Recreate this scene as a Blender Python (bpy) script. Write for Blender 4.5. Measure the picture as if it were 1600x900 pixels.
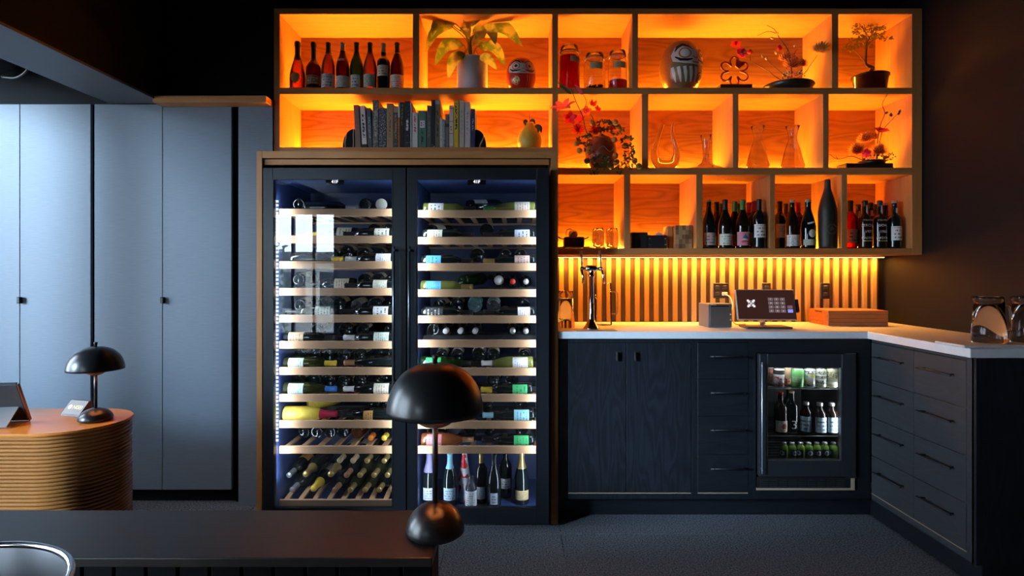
import bpy, bmesh, math, random
from mathutils import Vector, Matrix, Euler

random.seed(7)
for _o in list(bpy.data.objects):
    bpy.data.objects.remove(_o, do_unlink=True)
SC = bpy.context.scene
COL = SC.collection
PI = math.pi

# ------------------------------------------------------------------ camera
CAM_H, FOC, HX, HY = 1.4, 900.0, 800.0, 425.0
cam_d = bpy.data.cameras.new('camera')
cam_d.sensor_width = 36.0
cam_d.lens = FOC / 1600.0 * 36.0
cam_d.shift_y = -(450.0 - HY) / 1600.0
cam_d.clip_start = 0.05
cam = bpy.data.objects.new('camera', cam_d)
cam.location = (0, 0, CAM_H)
cam.rotation_euler = (PI / 2, 0, 0)
COL.objects.link(cam)
SC.camera = cam

# ------------------------------------------------------------------ world, daylight, exposure
SKY = (0.74, 0.87, 1.0)
SKY_STRENGTH = 17.0
world = bpy.data.worlds.new('daylight')
SC.world = world
world.use_nodes = True
_bg = world.node_tree.nodes['Background']
_bg.inputs[0].default_value = (*SKY, 1)
_bg.inputs[1].default_value = SKY_STRENGTH

sun_d = bpy.data.lights.new('sun', 'SUN')
sun_d.energy = 11.0
sun_d.angle = math.radians(12)
sun_d.color = (0.55, 0.78, 1.0)
sun = bpy.data.objects.new('sun', sun_d)
sun.rotation_euler = Vector((0.80, 0.62, -0.256)).to_track_quat('-Z', 'Y').to_euler()
sun.location = (-6, -3, 4)
COL.objects.link(sun)

SC.view_settings.view_transform = 'Standard'
SC.view_settings.look = 'None'
SC.view_settings.gamma = 1.0
SC.view_settings.use_curve_mapping = False
SC.view_settings.exposure = 0.42
try:
    SC.cycles.max_bounces = 10
    SC.cycles.transparent_max_bounces = 24
    SC.cycles.caustics_reflective = False
    SC.cycles.caustics_refractive = False
    SC.cycles.sample_clamp_indirect = 4.0
except Exception:
    pass

def portal(x, y, z, sx, sy, direction):
    d = bpy.data.lights.new('window_portal', 'AREA')
    d.shape = 'RECTANGLE'; d.size = sx; d.size_y = sy
    d.cycles.is_portal = True
    o = bpy.data.objects.new('window_portal', d)
    o.location = (x, y, z)
    o.rotation_euler = Vector(direction).to_track_quat('-Z', 'Z').to_euler()
    COL.objects.link(o)

# planes of the room (metres from the camera)
YW, YS, YC, YF, YE, YP = 3.83, 3.46, 3.21, 3.13, 3.20, 3.46
XR, XL, YB, ZC = 2.47, -4.30, -3.60, 3.10
def X(px, Y): return (px - HX) * Y / FOC
def Z(py, Y): return CAM_H + (HY - py) * Y / FOC
def P(px, py, Y): return Vector((X(px, Y), Y, Z(py, Y)))

# ------------------------------------------------------------------ materials
MATS = {}
class N:
    def __init__(s, name):
        s.m = bpy.data.materials.new(name); s.m.use_nodes = True
        s.t = s.m.node_tree; s.t.nodes.clear()
        s.out = s.t.nodes.new('ShaderNodeOutputMaterial')
    def n(s, typ, props=None, **inp):
        k = s.t.nodes.new('ShaderNode' + typ)
        for a, v in (props or {}).items(): setattr(k, a, v)
        for a, v in inp.items():
            key = int(a[1:]) if a[0] == 'i' and a[1:].isdigit() else a.replace('_', ' ')
            if isinstance(v, bpy.types.NodeSocket): s.t.links.new(v, k.inputs[key])
            else:
                if isinstance(v, tuple) and len(v) == 3 and k.inputs[key].type == 'RGBA': v = (*v, 1)
                k.inputs[key].default_value = v
        return k
    def math(s, op, a, b=0.0, c=None):
        k = s.n('Math', {'operation': op}, i0=a, i1=b)
        if c is not None: k.inputs[2].default_value = c
        return k.outputs[0]
    def mix(s, f, a, b):
        k = s.t.nodes.new('ShaderNodeMix'); k.data_type = 'RGBA'
        for idx, v in ((0, f), (6, a), (7, b)):
            if isinstance(v, bpy.types.NodeSocket): s.t.links.new(v, k.inputs[idx])
            else: k.inputs[idx].default_value = (*v, 1) if isinstance(v, tuple) and len(v) == 3 else v
        return k.outputs[2]
    def done(s, sh):
        s.t.links.new(sh, s.out.inputs[0]); return s.m

def plain(name, col, rough=0.5, metal=0.0, **kw):
    if name in MATS: return MATS[name]
    b = N(name)
    p = b.n('BsdfPrincipled', None, Base_Color=col, Roughness=rough, Metallic=metal)
    for k, v in kw.items():
        p.inputs[k.replace('_', ' ')].default_value = (*v, 1) if isinstance(v, tuple) else v
    if 'Coat' in kw: pass
    MATS[name] = b.done(p.outputs[0]); return MATS[name]

def grainy(name, c1, c2, scale=(60, 60, 60), rough=0.6, bump=0.0, metal=0.0, detail=3.0, spec=0.5):
    if name in MATS: return MATS[name]
    b = N(name)
    tc = b.n('TexCoord'); mp = b.n('Mapping', None, Vector=tc.outputs['Object'], Scale=scale)
    nz = b.n('TexNoise', None, Vector=mp.outputs[0], Scale=1.0, Detail=detail, Roughness=0.6)
    f = b.n('MapRange', None, Value=nz.outputs[0], From_Min=0.3, From_Max=0.7)
    p = b.n('BsdfPrincipled', None, Base_Color=b.mix(f.outputs[0], c1, c2), Roughness=rough, Metallic=metal, Specular_IOR_Level=spec)
    if bump:
        bp = b.n('Bump', None, Height=nz.outputs[0], Strength=bump, Distance=0.004)
        b.t.links.new(bp.outputs[0], p.inputs['Normal'])
    MATS[name] = b.done(p.outputs[0]); return MATS[name]

def wood(name, c1, c2, axis='x', rough=0.5, rings=9.0, size=1.0, bump=0.05, contrast=1.0, spec=0.5):
    """contour grain, stretched along one axis"""
    if name in MATS: return MATS[name]
    b = N(name)
    tc = b.n('TexCoord'); oi = b.n('ObjectInfo')
    off = b.math('MULTIPLY', oi.outputs['Random'], 23.0)
    cb = b.n('CombineXYZ', None, X=off, Y=off, Z=off)
    ad = b.n('VectorMath', {'operation': 'ADD'}, i0=tc.outputs['Object'], i1=cb.outputs[0])
    lo, hi = 0.9 * size, 6.5 * size
    sc = {'x': (lo, hi, hi), 'y': (hi, lo, hi), 'z': (hi, hi, lo)}[axis]
    mp = b.n('Mapping', None, Vector=ad.outputs[0], Scale=sc)
    n1 = b.n('TexNoise', None, Vector=mp.outputs[0], Scale=1.0, Detail=2.0, Roughness=0.4, Distortion=0.3)
    r = b.math('MULTIPLY', n1.outputs[0], rings)
    fr = b.math('PINGPONG', r, 0.5)
    fr = b.math('MULTIPLY', fr, 2.0)
    fr = b.math('POWER', fr, 1.6)
    sc2 = {'x': (8, 160, 160), 'y': (160, 8, 160), 'z': (160, 160, 8)}[axis]
    m2 = b.n('Mapping', None, Vector=ad.outputs[0], Scale=sc2)
    n2 = b.n('TexNoise', None, Vector=m2.outputs[0], Scale=1.0, Detail=2.0)
    f = b.math('ADD', b.math('MULTIPLY', fr, 0.6 * contrast), b.math('MULTIPLY', n2.outputs[0], 0.5))
    p = b.n('BsdfPrincipled', None, Base_Color=b.mix(f, c1, c2), Roughness=rough, Specular_IOR_Level=spec)
    if bump:
        bp = b.n('Bump', None, Height=f, Strength=bump, Distance=0.003)
        b.t.links.new(bp.outputs[0], p.inputs['Normal'])
    MATS[name] = b.done(p.outputs[0]); return MATS[name]

def glass(name, tint=(1, 1, 1), refl=0.9, rough=0.0, ior=1.45, dif=None):
    """thin glass: tinted see-through with Fresnel reflection"""
    if name in MATS: return MATS[name]
    b = N(name)
    tr = b.n('BsdfTransparent', None, Color=tint)
    base = tr.outputs[0]
    if dif:
        df = b.n('BsdfDiffuse', None, Color=dif[0])
        base = b.n('MixShader', None, i0=dif[1], i1=base, i2=df.outputs[0]).outputs[0]
    gl = b.n('BsdfGlossy', None, Color=(refl, refl, refl), Roughness=rough)
    fr = b.n('Fresnel', None, IOR=ior)
    mx = b.n('MixShader', None, i0=fr.outputs[0], i1=base, i2=gl.outputs[0])
    MATS[name] = b.done(mx.outputs[0]); return MATS[name]

def emit(name, col, strength):
    if name in MATS: return MATS[name]
    b = N(name)
    e = b.n('Emission', None, Color=col, Strength=strength)
    MATS[name] = b.done(e.outputs[0]); return MATS[name]

def paper(name, base, ink=(0.05, 0.05, 0.05), lines=6.0, seed=0.0, amount=0.8, rough=0.6):
    """printed label: rows of small marks in the label's own UV"""
    if name in MATS: return MATS[name]
    b = N(name)
    tc = b.n('TexCoord'); sp = b.n('SeparateXYZ', None, Vector=tc.outputs['UV'])
    u, v = sp.outputs[0], sp.outputs[1]
    vl = b.math('MULTIPLY', v, lines)
    row = b.math('FLOOR', vl)
    band = b.math('GREATER_THAN', b.math('FRACT', vl), 0.58)
    cb = b.n('CombineXYZ', None, X=b.math('MULTIPLY', u, 17.0), Y=b.math('MULTIPLY', row, 5.3), Z=seed)
    nz = b.n('TexNoise', None, Vector=cb.outputs[0], Scale=1.0, Detail=1.0)
    on = b.math('GREATER_THAN', nz.outputs[0], 0.47)
    cen = b.math('ABSOLUTE', b.math('SUBTRACT', u, 0.5))
    cb2 = b.n('CombineXYZ', None, X=seed, Y=b.math('MULTIPLY', row, 7.7), Z=3.0)
    wn = b.n('TexNoise', None, Vector=cb2.outputs[0], Scale=1.0)
    half = b.math('MULTIPLY', wn.outputs[0], 0.62)
    ins = b.math('LESS_THAN', cen, half)
    vin = b.math('LESS_THAN', b.math('ABSOLUTE', b.math('SUBTRACT', v, 0.5)), 0.42)
    m = b.math('MULTIPLY', b.math('MULTIPLY', band, on), b.math('MULTIPLY', ins, vin))
    m = b.math('MULTIPLY', m, amount)
    p = b.n('BsdfPrincipled', None, Base_Color=b.mix(m, base, ink), Roughness=rough)
    MATS[name] = b.done(p.outputs[0]); return MATS[name]

def spine(name, base, ink, z0=0.25, z1=0.8, wid=0.2, freq=26.0, amount=1.0, mottled=None, band=None):
    if name in MATS: return MATS[name]
    b = N(name)
    tc = b.n('TexCoord'); sp = b.n('SeparateXYZ', None, Vector=tc.outputs['Generated'])
    x, z = sp.outputs[0], sp.outputs[2]
    oi = b.n('ObjectInfo')
    cb = b.n('CombineXYZ', None, X=b.math('MULTIPLY', x, 2.5), Y=oi.outputs['Random'], Z=b.math('MULTIPLY', z, freq))
    nz = b.n('TexNoise', None, Vector=cb.outputs[0], Scale=1.0, Detail=1.0)
    on = b.math('GREATER_THAN', nz.outputs[0], 0.48)
    ins = b.math('LESS_THAN', b.math('ABSOLUTE', b.math('SUBTRACT', x, 0.5)), wid)
    zin = b.math('LESS_THAN', b.math('ABSOLUTE', b.math('SUBTRACT', z, (z0 + z1) / 2)), (z1 - z0) / 2)
    m = b.math('MULTIPLY', b.math('MULTIPLY', on, ins), b.math('MULTIPLY', zin, amount))
    c = base
    if mottled:
        tn = b.n('TexNoise', None, Vector=tc.outputs['Object'], Scale=mottled[1], Detail=3.0)
        g = b.math('GREATER_THAN', tn.outputs[0], mottled[2])
        c = b.mix(g, base, mottled[0])
    if band:
        for (bz0, bz1, bc) in band:
            bi = b.math('LESS_THAN', b.math('ABSOLUTE', b.math('SUBTRACT', z, (bz0 + bz1) / 2)), (bz1 - bz0) / 2)
            c = b.mix(bi, c, bc)
    p = b.n('BsdfPrincipled', None, Base_Color=b.mix(m, c, ink), Roughness=0.55)
    MATS[name] = b.done(p.outputs[0]); return MATS[name]

# ------------------------------------------------------------------ mesh helpers
def tobj(name, me, mat=None, parent=None, loc=None, rot=None, world=False):
    """link a mesh object; world=True means its vertices are in world space"""
    if isinstance(me, bmesh.types.BMesh):
        bm = me; me = bpy.data.meshes.new(name)
        if world and parent is not None:
            bmesh.ops.translate(bm, vec=-parent_world(parent), verts=bm.verts)
        bm.to_mesh(me); bm.free()
    o = bpy.data.objects.new(name, me)
    if mat is not None and not me.materials: me.materials.append(mat)
    elif mat is not None and me.materials[0] is not mat:
        o.material_slots[0].link = 'OBJECT'; o.material_slots[0].material = mat
    COL.objects.link(o)
    if parent is not None: o.parent = parent
    if loc is not None: o.location = loc
    if rot is not None: o.rotation_euler = rot
    return o

def parent_world(p):
    v = Vector(p.location)
    while p.parent is not None:
        p = p.parent; v = v + Vector(p.location)
    return v

def tag(o, label, cat, group=None):
    o['label'] = label; o['category'] = cat
    if group: o['group'] = group
    return o
def thing(name, label, cat, loc=(0, 0, 0), rot=None, group=None):
    o = bpy.data.objects.new(name, None); COL.objects.link(o)
    o.empty_display_size = 0.05
    o.location = loc
    if rot is not None: o.rotation_euler = rot
    return tag(o, label, cat, group)
def struct(o):
    o['kind'] = 'structure'; return o
def stuff(o):
    o['kind'] = 'stuff'; return o

def bbox(bm, x0, x1, y0, y1, z0, z1, bevel=0.0, seg=1):
    r = bmesh.ops.create_cube(bm, size=1.0)
    vs = r['verts']
    for v in vs:
        v.co = Vector(((x0 + x1) / 2 + v.co.x * (x1 - x0), (y0 + y1) / 2 + v.co.y * (y1 - y0), (z0 + z1) / 2 + v.co.z * (z1 - z0)))
    if bevel:
        es = list({e for v in vs for e in v.link_edges})
        bmesh.ops.bevel(bm, geom=es, offset=bevel, segments=seg, affect='EDGES', profile=0.5)
    return bm
def box(name, mat, parent, x0, x1, y0, y1, z0, z1, bevel=0.0, seg=1, world=True):
    return tobj(name, bbox(bmesh.new(), x0, x1, y0, y1, z0, z1, bevel, seg), mat, parent, world=world)
def smooth(bm, on=True):
    for f in bm.faces: f.smooth = on
    return bm
def lathe(prof, n=24, bm=None, cx=0, cy=0, cz=0, smoothf=True):
    bm = bm or bmesh.new()
    rings = []
    for r, z in prof:
        if r < 1e-5: rings.append([bm.verts.new((cx, cy, cz + z))])
        else: rings.append([bm.verts.new((cx + r * math.cos(2 * PI * k / n), cy + r * math.sin(2 * PI * k / n), cz + z)) for k in range(n)])
    for a, b in zip(rings, rings[1:]):
        for k in range(n):
            k2 = (k + 1) % n
            if len(a) == 1 and len(b) == 1: continue
            if len(a) == 1: f = bm.faces.new((a[0], b[k2], b[k]))
            elif len(b) == 1: f = bm.faces.new((a[k], a[k2], b[0]))
            else: f = bm.faces.new((a[k], a[k2], b[k2], b[k]))
            f.smooth = smoothf
    return bm
def tube(pts, rad, n=8, bm=None, cap=True, closed=False):
    bm = bm or bmesh.new()
    pts = [Vector(p) for p in pts]
    rr = rad if isinstance(rad, (list, tuple)) else [rad] * len(pts)
    rings = []; up = None
    m = len(pts)
    for i, p in enumerate(pts):
        if closed: t = pts[(i + 1) % m] - pts[i - 1]
        else: t = (pts[min(i + 1, m - 1)] - pts[max(i - 1, 0)])
        t.normalize()
        if up is None:
            up = Vector((0, 0, 1)) if abs(t.z) < 0.9 else Vector((1, 0, 0))
        a = t.cross(up)
        if a.length < 1e-4: a = t.cross(Vector((0, 1, 0)))
        a.normalize(); b = a.cross(t); b.normalize(); up = b
        rings.append([bm.verts.new(p + rr[i] * (math.cos(2 * PI * k / n) * a + math.sin(2 * PI * k / n) * b)) for k in range(n)])
    prs = list(zip(rings, rings[1:]))
    if closed: prs.append((rings[-1], rings[0]))
    for a, b in prs:
        for k in range(n):
            f = bm.faces.new((a[k], b[k], b[(k + 1) % n], a[(k + 1) % n])); f.smooth = True
    if cap and not closed:
        bm.faces.new(rings[0]); bm.faces.new(list(reversed(rings[-1])))
    return bm
def curve_pts(ctrl, n=8):
    """Catmull-Rom through control points"""
    c = [Vector(p) for p in ctrl]
    c = [c[0] * 2 - c[1]] + c + [c[-1] * 2 - c[-2]]
    out = []
    for i in range(1, len(c) - 2):
        for k in range(n):
            t = k / n
            a, b, d, e = c[i - 1], c[i], c[i + 1], c[i + 2]
            out.append(0.5 * ((2 * b) + (-a + d) * t + (2 * a - 5 * b + 4 * d - e) * t * t + (-a + 3 * b - 3 * d + e) * t ** 3))
    out.append(c[-2]); return out
def leaf(path, width, side=None, fold=0.25, bm=None, n=7, shape=None):
    """a leaf blade along path; side = lateral direction; fold lifts the edges"""
    bm = bm or bmesh.new()
    pts = curve_pts(path, max(2, n // (len(path) - 1)))
    m = len(pts)
    L, C, R = [], [], []
    for i, p in enumerate(pts):
        t = (pts[min(i + 1, m - 1)] - pts[max(i - 1, 0)]).normalized()
        s = (side - t * side.dot(t)) if side is not None else t.cross(Vector((0, -1, 0)))
        if s.length < 1e-4: s = Vector((1, 0, 0))
        s.normalize(); nn = s.cross(t)
        u = i / (m - 1)
        w = width / 2 * (shape(u) if shape else (math.sin(PI * min(1, u ** 0.75)) ** 0.8 if 0 < u < 1 else 0.02))
        C.append(bm.verts.new(p)); L.append(bm.verts.new(p + s * w + nn * w * fold)); R.append(bm.verts.new(p - s * w + nn * w * fold))
    for i in range(m - 1):
        f = bm.faces.new((L[i], C[i], C[i + 1], L[i + 1])); f.smooth = True
        f = bm.faces.new((C[i], R[i], R[i + 1], C[i + 1])); f.smooth = True
    return bm
def cyl_patch(r, z0, z1, a, nseg=10, nz=1, bm=None, rfun=None, off=0.0006):
    """label wrapped on a bottle, centred on local -Y, half-angle a; with UV"""
    bm = bm or bmesh.new()
    uv = bm.loops.layers.uv.verify()
    g = []
    for j in range(nz + 1):
        z = z0 + (z1 - z0) * j / nz
        rr = (rfun(z) if rfun else r) + off
        g.append([bm.verts.new((rr * math.sin(-a + 2 * a * i / nseg), -rr * math.cos(-a + 2 * a * i / nseg), z)) for i in range(nseg + 1)])
    for j in range(nz):
        for i in range(nseg):
            f = bm.faces.new((g[j][i], g[j][i + 1], g[j + 1][i + 1], g[j + 1][i])); f.smooth = True
            for lp, (uu, vv) in zip(f.loops, ((i, j), (i + 1, j), (i + 1, j + 1), (i, j + 1))):
                lp[uv].uv = (uu / nseg, vv / nz)
    return bm
def poly_bm(pts2, cuts=2):
    """filled polygon in x,z (y=0), subdivided"""
    bm = bmesh.new()
    vs = [bm.verts.new((x, 0, z)) for x, z in pts2]
    f = bm.faces.new(vs)
    bmesh.ops.triangulate(bm, faces=[f])
    for _ in range(cuts):
        bmesh.ops.subdivide_edges(bm, edges=[e for e in bm.edges if e.calc_length() > 0.006], cuts=1, use_grid_fill=False)
        bmesh.ops.triangulate(bm, faces=bm.faces[:])
    return bm
def ell(cx, cz, rx, rz, n=20, a0=0.0, a1=2 * PI):
    return [(cx + rx * math.cos(a0 + (a1 - a0) * k / n), cz + rz * math.sin(a0 + (a1 - a0) * k / n)) for k in range(n)]
def stroke2(pts, w):
    """a flat stroke polygon through 2-D points"""
    L, R = [], []
    for i, p in enumerate(pts):
        a = pts[max(i - 1, 0)]; b = pts[min(i + 1, len(pts) - 1)]
        dx, dz = b[0] - a[0], b[1] - a[1]; d = math.hypot(dx, dz) or 1
        ww = w[i] if isinstance(w, (list, tuple)) else w
        L.append((p[0] - dz / d * ww / 2, p[1] + dx / d * ww / 2)); R.append((p[0] + dz / d * ww / 2, p[1] - dx / d * ww / 2))
    return L + R[::-1]

def text_bm(s, size, align='CENTER'):
    cu = bpy.data.curves.new('txt', 'FONT'); cu.body = s; cu.size = size
    cu.align_x = align; cu.align_y = 'CENTER'; cu.resolution_u = 2
    o = bpy.data.objects.new('txt', cu); COL.objects.link(o)
    dg = bpy.context.evaluated_depsgraph_get()
    me = bpy.data.meshes.new_from_object(o.evaluated_get(dg))
    bm = bmesh.new(); bm.from_mesh(me)
    bpy.data.objects.remove(o); bpy.data.curves.remove(cu); bpy.data.meshes.remove(me)
    for v in bm.verts: v.co = Vector((v.co.x, 0, v.co.y))
    return bm
def wrap(bm, rfun, zc=0.0, off=0.0012, spread=True):
    """bend a flat x,z mesh onto a round body (front = -Y)"""
    for v in bm.verts:
        r = (rfun(v.co.z + zc) if callable(rfun) else rfun) + off
        a = v.co.x / max(r, 1e-3)
        v.co = Vector((r * math.sin(a), -r * math.cos(a), v.co.z + zc))
    return bm
def prof_r(prof):
    pts = sorted([(z, r) for r, z in prof])
    def f(z):
        if z <= pts[0][0]: return pts[0][1]
        for (z0, r0), (z1, r1) in zip(pts, pts[1:]):
            if z0 <= z <= z1: return r0 + (r1 - r0) * ((z - z0) / (z1 - z0) if z1 > z0 else 0)
        return pts[-1][1]
    return f

def strip_light(name, parent, loc, sx, sy, direction, energy, color, up='Y'):
    d = bpy.data.lights.new(name, 'AREA')
    d.shape = 'RECTANGLE'; d.size = sx; d.size_y = sy; d.energy = energy; d.color = color
    o = bpy.data.objects.new(name, d)
    COL.objects.link(o)
    q = Vector(direction).to_track_quat('-Z', up)
    if parent is not None:
        o.parent = parent; loc = Vector(loc) - parent_world(parent)
    o.location = loc; o.rotation_euler = q.to_euler()
    return o

ORD = ['zeroth', 'first', 'second', 'third', 'fourth', 'fifth', 'sixth', 'seventh', 'eighth', 'ninth', 'tenth', 'eleventh', 'twelfth',
       'thirteenth', 'fourteenth', 'fifteenth', 'sixteenth', 'seventeenth', 'eighteenth', 'nineteenth', 'twentieth',
       'twenty-first', 'twenty-second', 'twenty-third', 'twenty-fourth', 'twenty-fifth']
# ------------------------------------------------------------------ shared materials
OAK_A, OAK_B = (0.53, 0.235, 0.075), (0.38, 0.148, 0.043)
oak_x = wood('oak grain along', OAK_A, OAK_B, 'x', 0.45, rings=7, bump=0.02, contrast=0.6)
oak_y = wood('oak grain deep', OAK_A, OAK_B, 'y', 0.45, rings=7, bump=0.02, contrast=0.6)
oak_z = wood('oak grain upright', OAK_A, OAK_B, 'z', 0.45, rings=7, bump=0.02, contrast=0.6)
oak_panel = wood('oak veneer cathedral', OAK_A, (0.32, 0.110, 0.027), 'x', 0.5, rings=12, size=1.1, bump=0.02, contrast=1.1)
beech = wood('beech shelf wood', (0.54, 0.32, 0.17), (0.42, 0.23, 0.115), 'x', 0.45, rings=5, bump=0.0, contrast=0.4)
beech_y = wood('beech slat wood', (0.54, 0.32, 0.17), (0.42, 0.23, 0.115), 'y', 0.45, rings=5, bump=0.0, contrast=0.4)
ebony_z = wood('black stained oak upright', (0.004, 0.005, 0.0075), (0.015, 0.019, 0.026), 'z', 0.42, rings=14, size=1.3, bump=0.08, contrast=0.9)
ebony_y = wood('black stained oak drawer lightened', (0.032, 0.034, 0.040), (0.050, 0.054, 0.062), 'y', 0.42, rings=14, size=1.3, bump=0.05, contrast=0.7)  # right-run copy lightened: the glow falling on it is put into the colour
ebony_x = wood('black stained oak along', (0.005, 0.006, 0.009), (0.013, 0.016, 0.022), 'x', 0.42, rings=14, size=1.3, bump=0.08, contrast=0.7)
ledge_wood = wood('dark polished ledge wood', (0.008, 0.0055, 0.004), (0.020, 0.011, 0.007), 'x', 0.42, rings=6, size=1.0, bump=0.03, contrast=0.6, spec=0.5)
desk_wood = wood('amber lacquered wood', (0.80, 0.27, 0.042), (0.66, 0.20, 0.028), 'x', 0.28, rings=5, bump=0.01, contrast=0.5)
rib_wood = wood('lacquered rib wood', (0.54, 0.22, 0.060), (0.38, 0.14, 0.034), 'x', 0.22, rings=5, bump=0.02, contrast=0.5)
tray_wood = wood('reddish tray wood', (0.42, 0.14, 0.045), (0.30, 0.09, 0.028), 'x', 0.4, rings=7, bump=0.02)
black_paint = plain('black paint', (0.004, 0.004, 0.005), 0.7, 0.0, Specular_IOR_Level=0.15)
wall_dark = grainy('charcoal wall paint', (0.0065, 0.0062, 0.0065), (0.008, 0.0076, 0.0078), (9, 9, 9), 0.6, spec=0.12)
fridge_black = plain('black powder coat', (0.010, 0.012, 0.016), 0.32)
liner = plain('navy fridge liner', (0.030, 0.055, 0.16), 0.45)
steel = plain('brushed steel', (0.62, 0.63, 0.65), 0.28, 1.0)
chrome = plain('chrome', (0.85, 0.85, 0.87), 0.06, 1.0)
dark_metal = plain('dark metal', (0.010, 0.010, 0.012), 0.5, 0.0)
black_plastic = plain('black plastic', (0.012, 0.012, 0.013), 0.4)
quartz = grainy('white quartz', (0.74, 0.74, 0.76), (0.68, 0.69, 0.71), (30, 30, 30), 0.28)
carpet = grainy('charcoal carpet', (0.035, 0.038, 0.045), (0.280, 0.290, 0.320), (120, 120, 120), 0.95, bump=0.6, detail=2, spec=0.1)
panel_paint = grainy('slate linen cupboard', (0.135, 0.168, 0.212), (0.170, 0.206, 0.255), (14, 14, 420), 0.42, bump=0.06)
pane = glass('clear door glass', (0.93, 0.95, 0.97), 0.9, 0.0, 1.5)
clear = glass('clear thin glass', (0.96, 0.96, 0.95), 1.0, 0.0, 1.55)
water = glass('water', (0.93, 0.94, 0.94), 0.8, 0.0, 1.33)
LED_AMBER = (1.0, 0.37, 0.025)
LED_WARM = (1.0, 0.37, 0.05)
LED_COOL = (0.72, 0.84, 1.0)

# ------------------------------------------------------------------ the room
fl = struct(box('floor', carpet, None, XL, XR + 0.1, YB - 0.1, YW + 0.1, -0.10, -0.004))
me_tile = None
for i in range(9):
    for j in range(4):
        x0 = 2.06 - 0.6 * (i + 1); y0 = 1.28 + 0.6 * j
        if me_tile is None:
            o = tobj('carpet_tile', bbox(bmesh.new(), 0.0015, 0.5985, 0.0015, 0.5985, -0.004, 0.0), carpet, fl, loc=(x0, y0, 0)); me_tile = o.data
        else: o = tobj('carpet_tile', me_tile, carpet, fl, loc=(x0, y0, 0))
        if (i + j) % 2: o.rotation_euler = (0, 0, PI / 2); o.location.x += 0.6
struct(box('ceiling', black_paint, None, XL, XR, YB, YW + 0.1, ZC, ZC + 0.1))
struct(box('wall_back', wall_dark, None, XL, XR + 0.1, YW + 0.003, YW + 0.12, 0, ZC))
struct(box('wall_right', wall_dark, None, XR, XR + 0.1, YB, YW, 0, ZC))
# left wall with a long window opening
WZ0, WZ1, WY0, WY1 = 0.12, 2.86, -1.0, 2.9
bm = bmesh.new()
bbox(bm, XL - 0.15, XL, YB, YW, 0, WZ0); bbox(bm, XL - 0.15, XL, YB, YW, WZ1, ZC)
bbox(bm, XL - 0.15, XL, YB, WY0, WZ0, WZ1); bbox(bm, XL - 0.15, XL, WY1, YW, WZ0, WZ1)
struct(tobj('wall_left', bm, wall_dark))
w1 = struct(box('window_1', pane, None, XL - 0.075, XL - 0.069, WY0, WY1, WZ0, WZ1))
for (y0, y1) in ((1.78, 2.12), (0.98, 1.52), (0.0, 0.3), (-1.0, -0.95)):  # unseen; piers widened to hold back the sun on the cupboards
    box('mullion', fridge_black, w1, XL - 0.11, XL - 0.04, y0, y1, WZ0, WZ1)
portal(XL - 0.16, (WY0 + WY1) / 2, (WZ0 + WZ1) / 2, WY1 - WY0, WZ1 - WZ0, (1, 0, 0))
# rear wall with a tall window at its left end
RX0, RX1, RZ0, RZ1 = -4.15, -3.05, 0.35, 2.40
bm = bmesh.new()
bbox(bm, XL, RX0, YB - 0.15, YB, 0, ZC); bbox(bm, RX1, XR, YB - 0.15, YB, 0, ZC)
bbox(bm, RX0, RX1, YB - 0.15, YB, 0, RZ0); bbox(bm, RX0, RX1, YB - 0.15, YB, RZ1, ZC)
struct(tobj('wall_rear', bm, wall_dark))
w2 = struct(box('window_2', pane, None, RX0, RX1, YB - 0.08, YB - 0.074, RZ0, RZ1))
for k in range(4):
    x = RX0 + (RX1 - RX0) * k / 3
    box('mullion', fridge_black, w2, x - 0.025, x + 0.025, YB - 0.11, YB - 0.04, RZ0, RZ1)
box('transom', fridge_black, w2, RX0, RX1, YB - 0.11, YB - 0.04, 1.55, 1.60)
portal((RX0 + RX1) / 2, YB - 0.16, (RZ0 + RZ1) / 2, RX1 - RX0, RZ1 - RZ0, (0, 1, 0))
# black bulkhead above the cupboards and the sloping run of soffit
struct(box('wall_bulkhead', black_paint, None, XL, X(429, YS) - 0.002, YP + 0.02, YW, 2.412, ZC))
soffit_lit_grey = plain('window lit soffit grey', (0.070, 0.075, 0.085), 0.38)  # grey stands for window light reflected on the soffit's underside
s1 = struct(box('trim_1', black_paint, None, -2.42, -2.09, -1.5, YP - 0.002, 2.424, ZC))
box('soffit_lit_face', soffit_lit_grey, s1, -2.42, -2.088, -1.5, YP - 0.002, 2.411, 2.4238)  # thin sheet added to carry that painted light under the black soffit
d = tag(tobj('ceiling_duct', tube([(-3.05, -1.4, 2.72), (-3.05, 3.40, 2.72)], 0.16, 24), soffit_lit_grey), 'dark round duct running under the ceiling behind the soffit', 'duct')
tag(tobj('hanging_cable', tube(curve_pts([(-2.56, 3.05, 2.75), (-2.54, 3.06, 2.62), (-2.58, 3.08, 2.50), (-2.68, 3.12, 2.455), (-2.80, 3.16, 2.47)], 6), 0.006, 6), black_plastic),
    'thin black cable looping down below the soffit', 'cable')
struct(box('trim_2', dark_metal, None, -2.60, -2.50, -1.4, 3.40, 2.56, 2.60))
b_ = tag(box('wooden_batten', oak_x, None, X(245, 3.40), X(420, 3.40), 3.36, 3.455, Z(163, 3.40), Z(152.5, 3.40), 0.002), 'pale wooden batten above the slate cupboards', 'batten')

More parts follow.
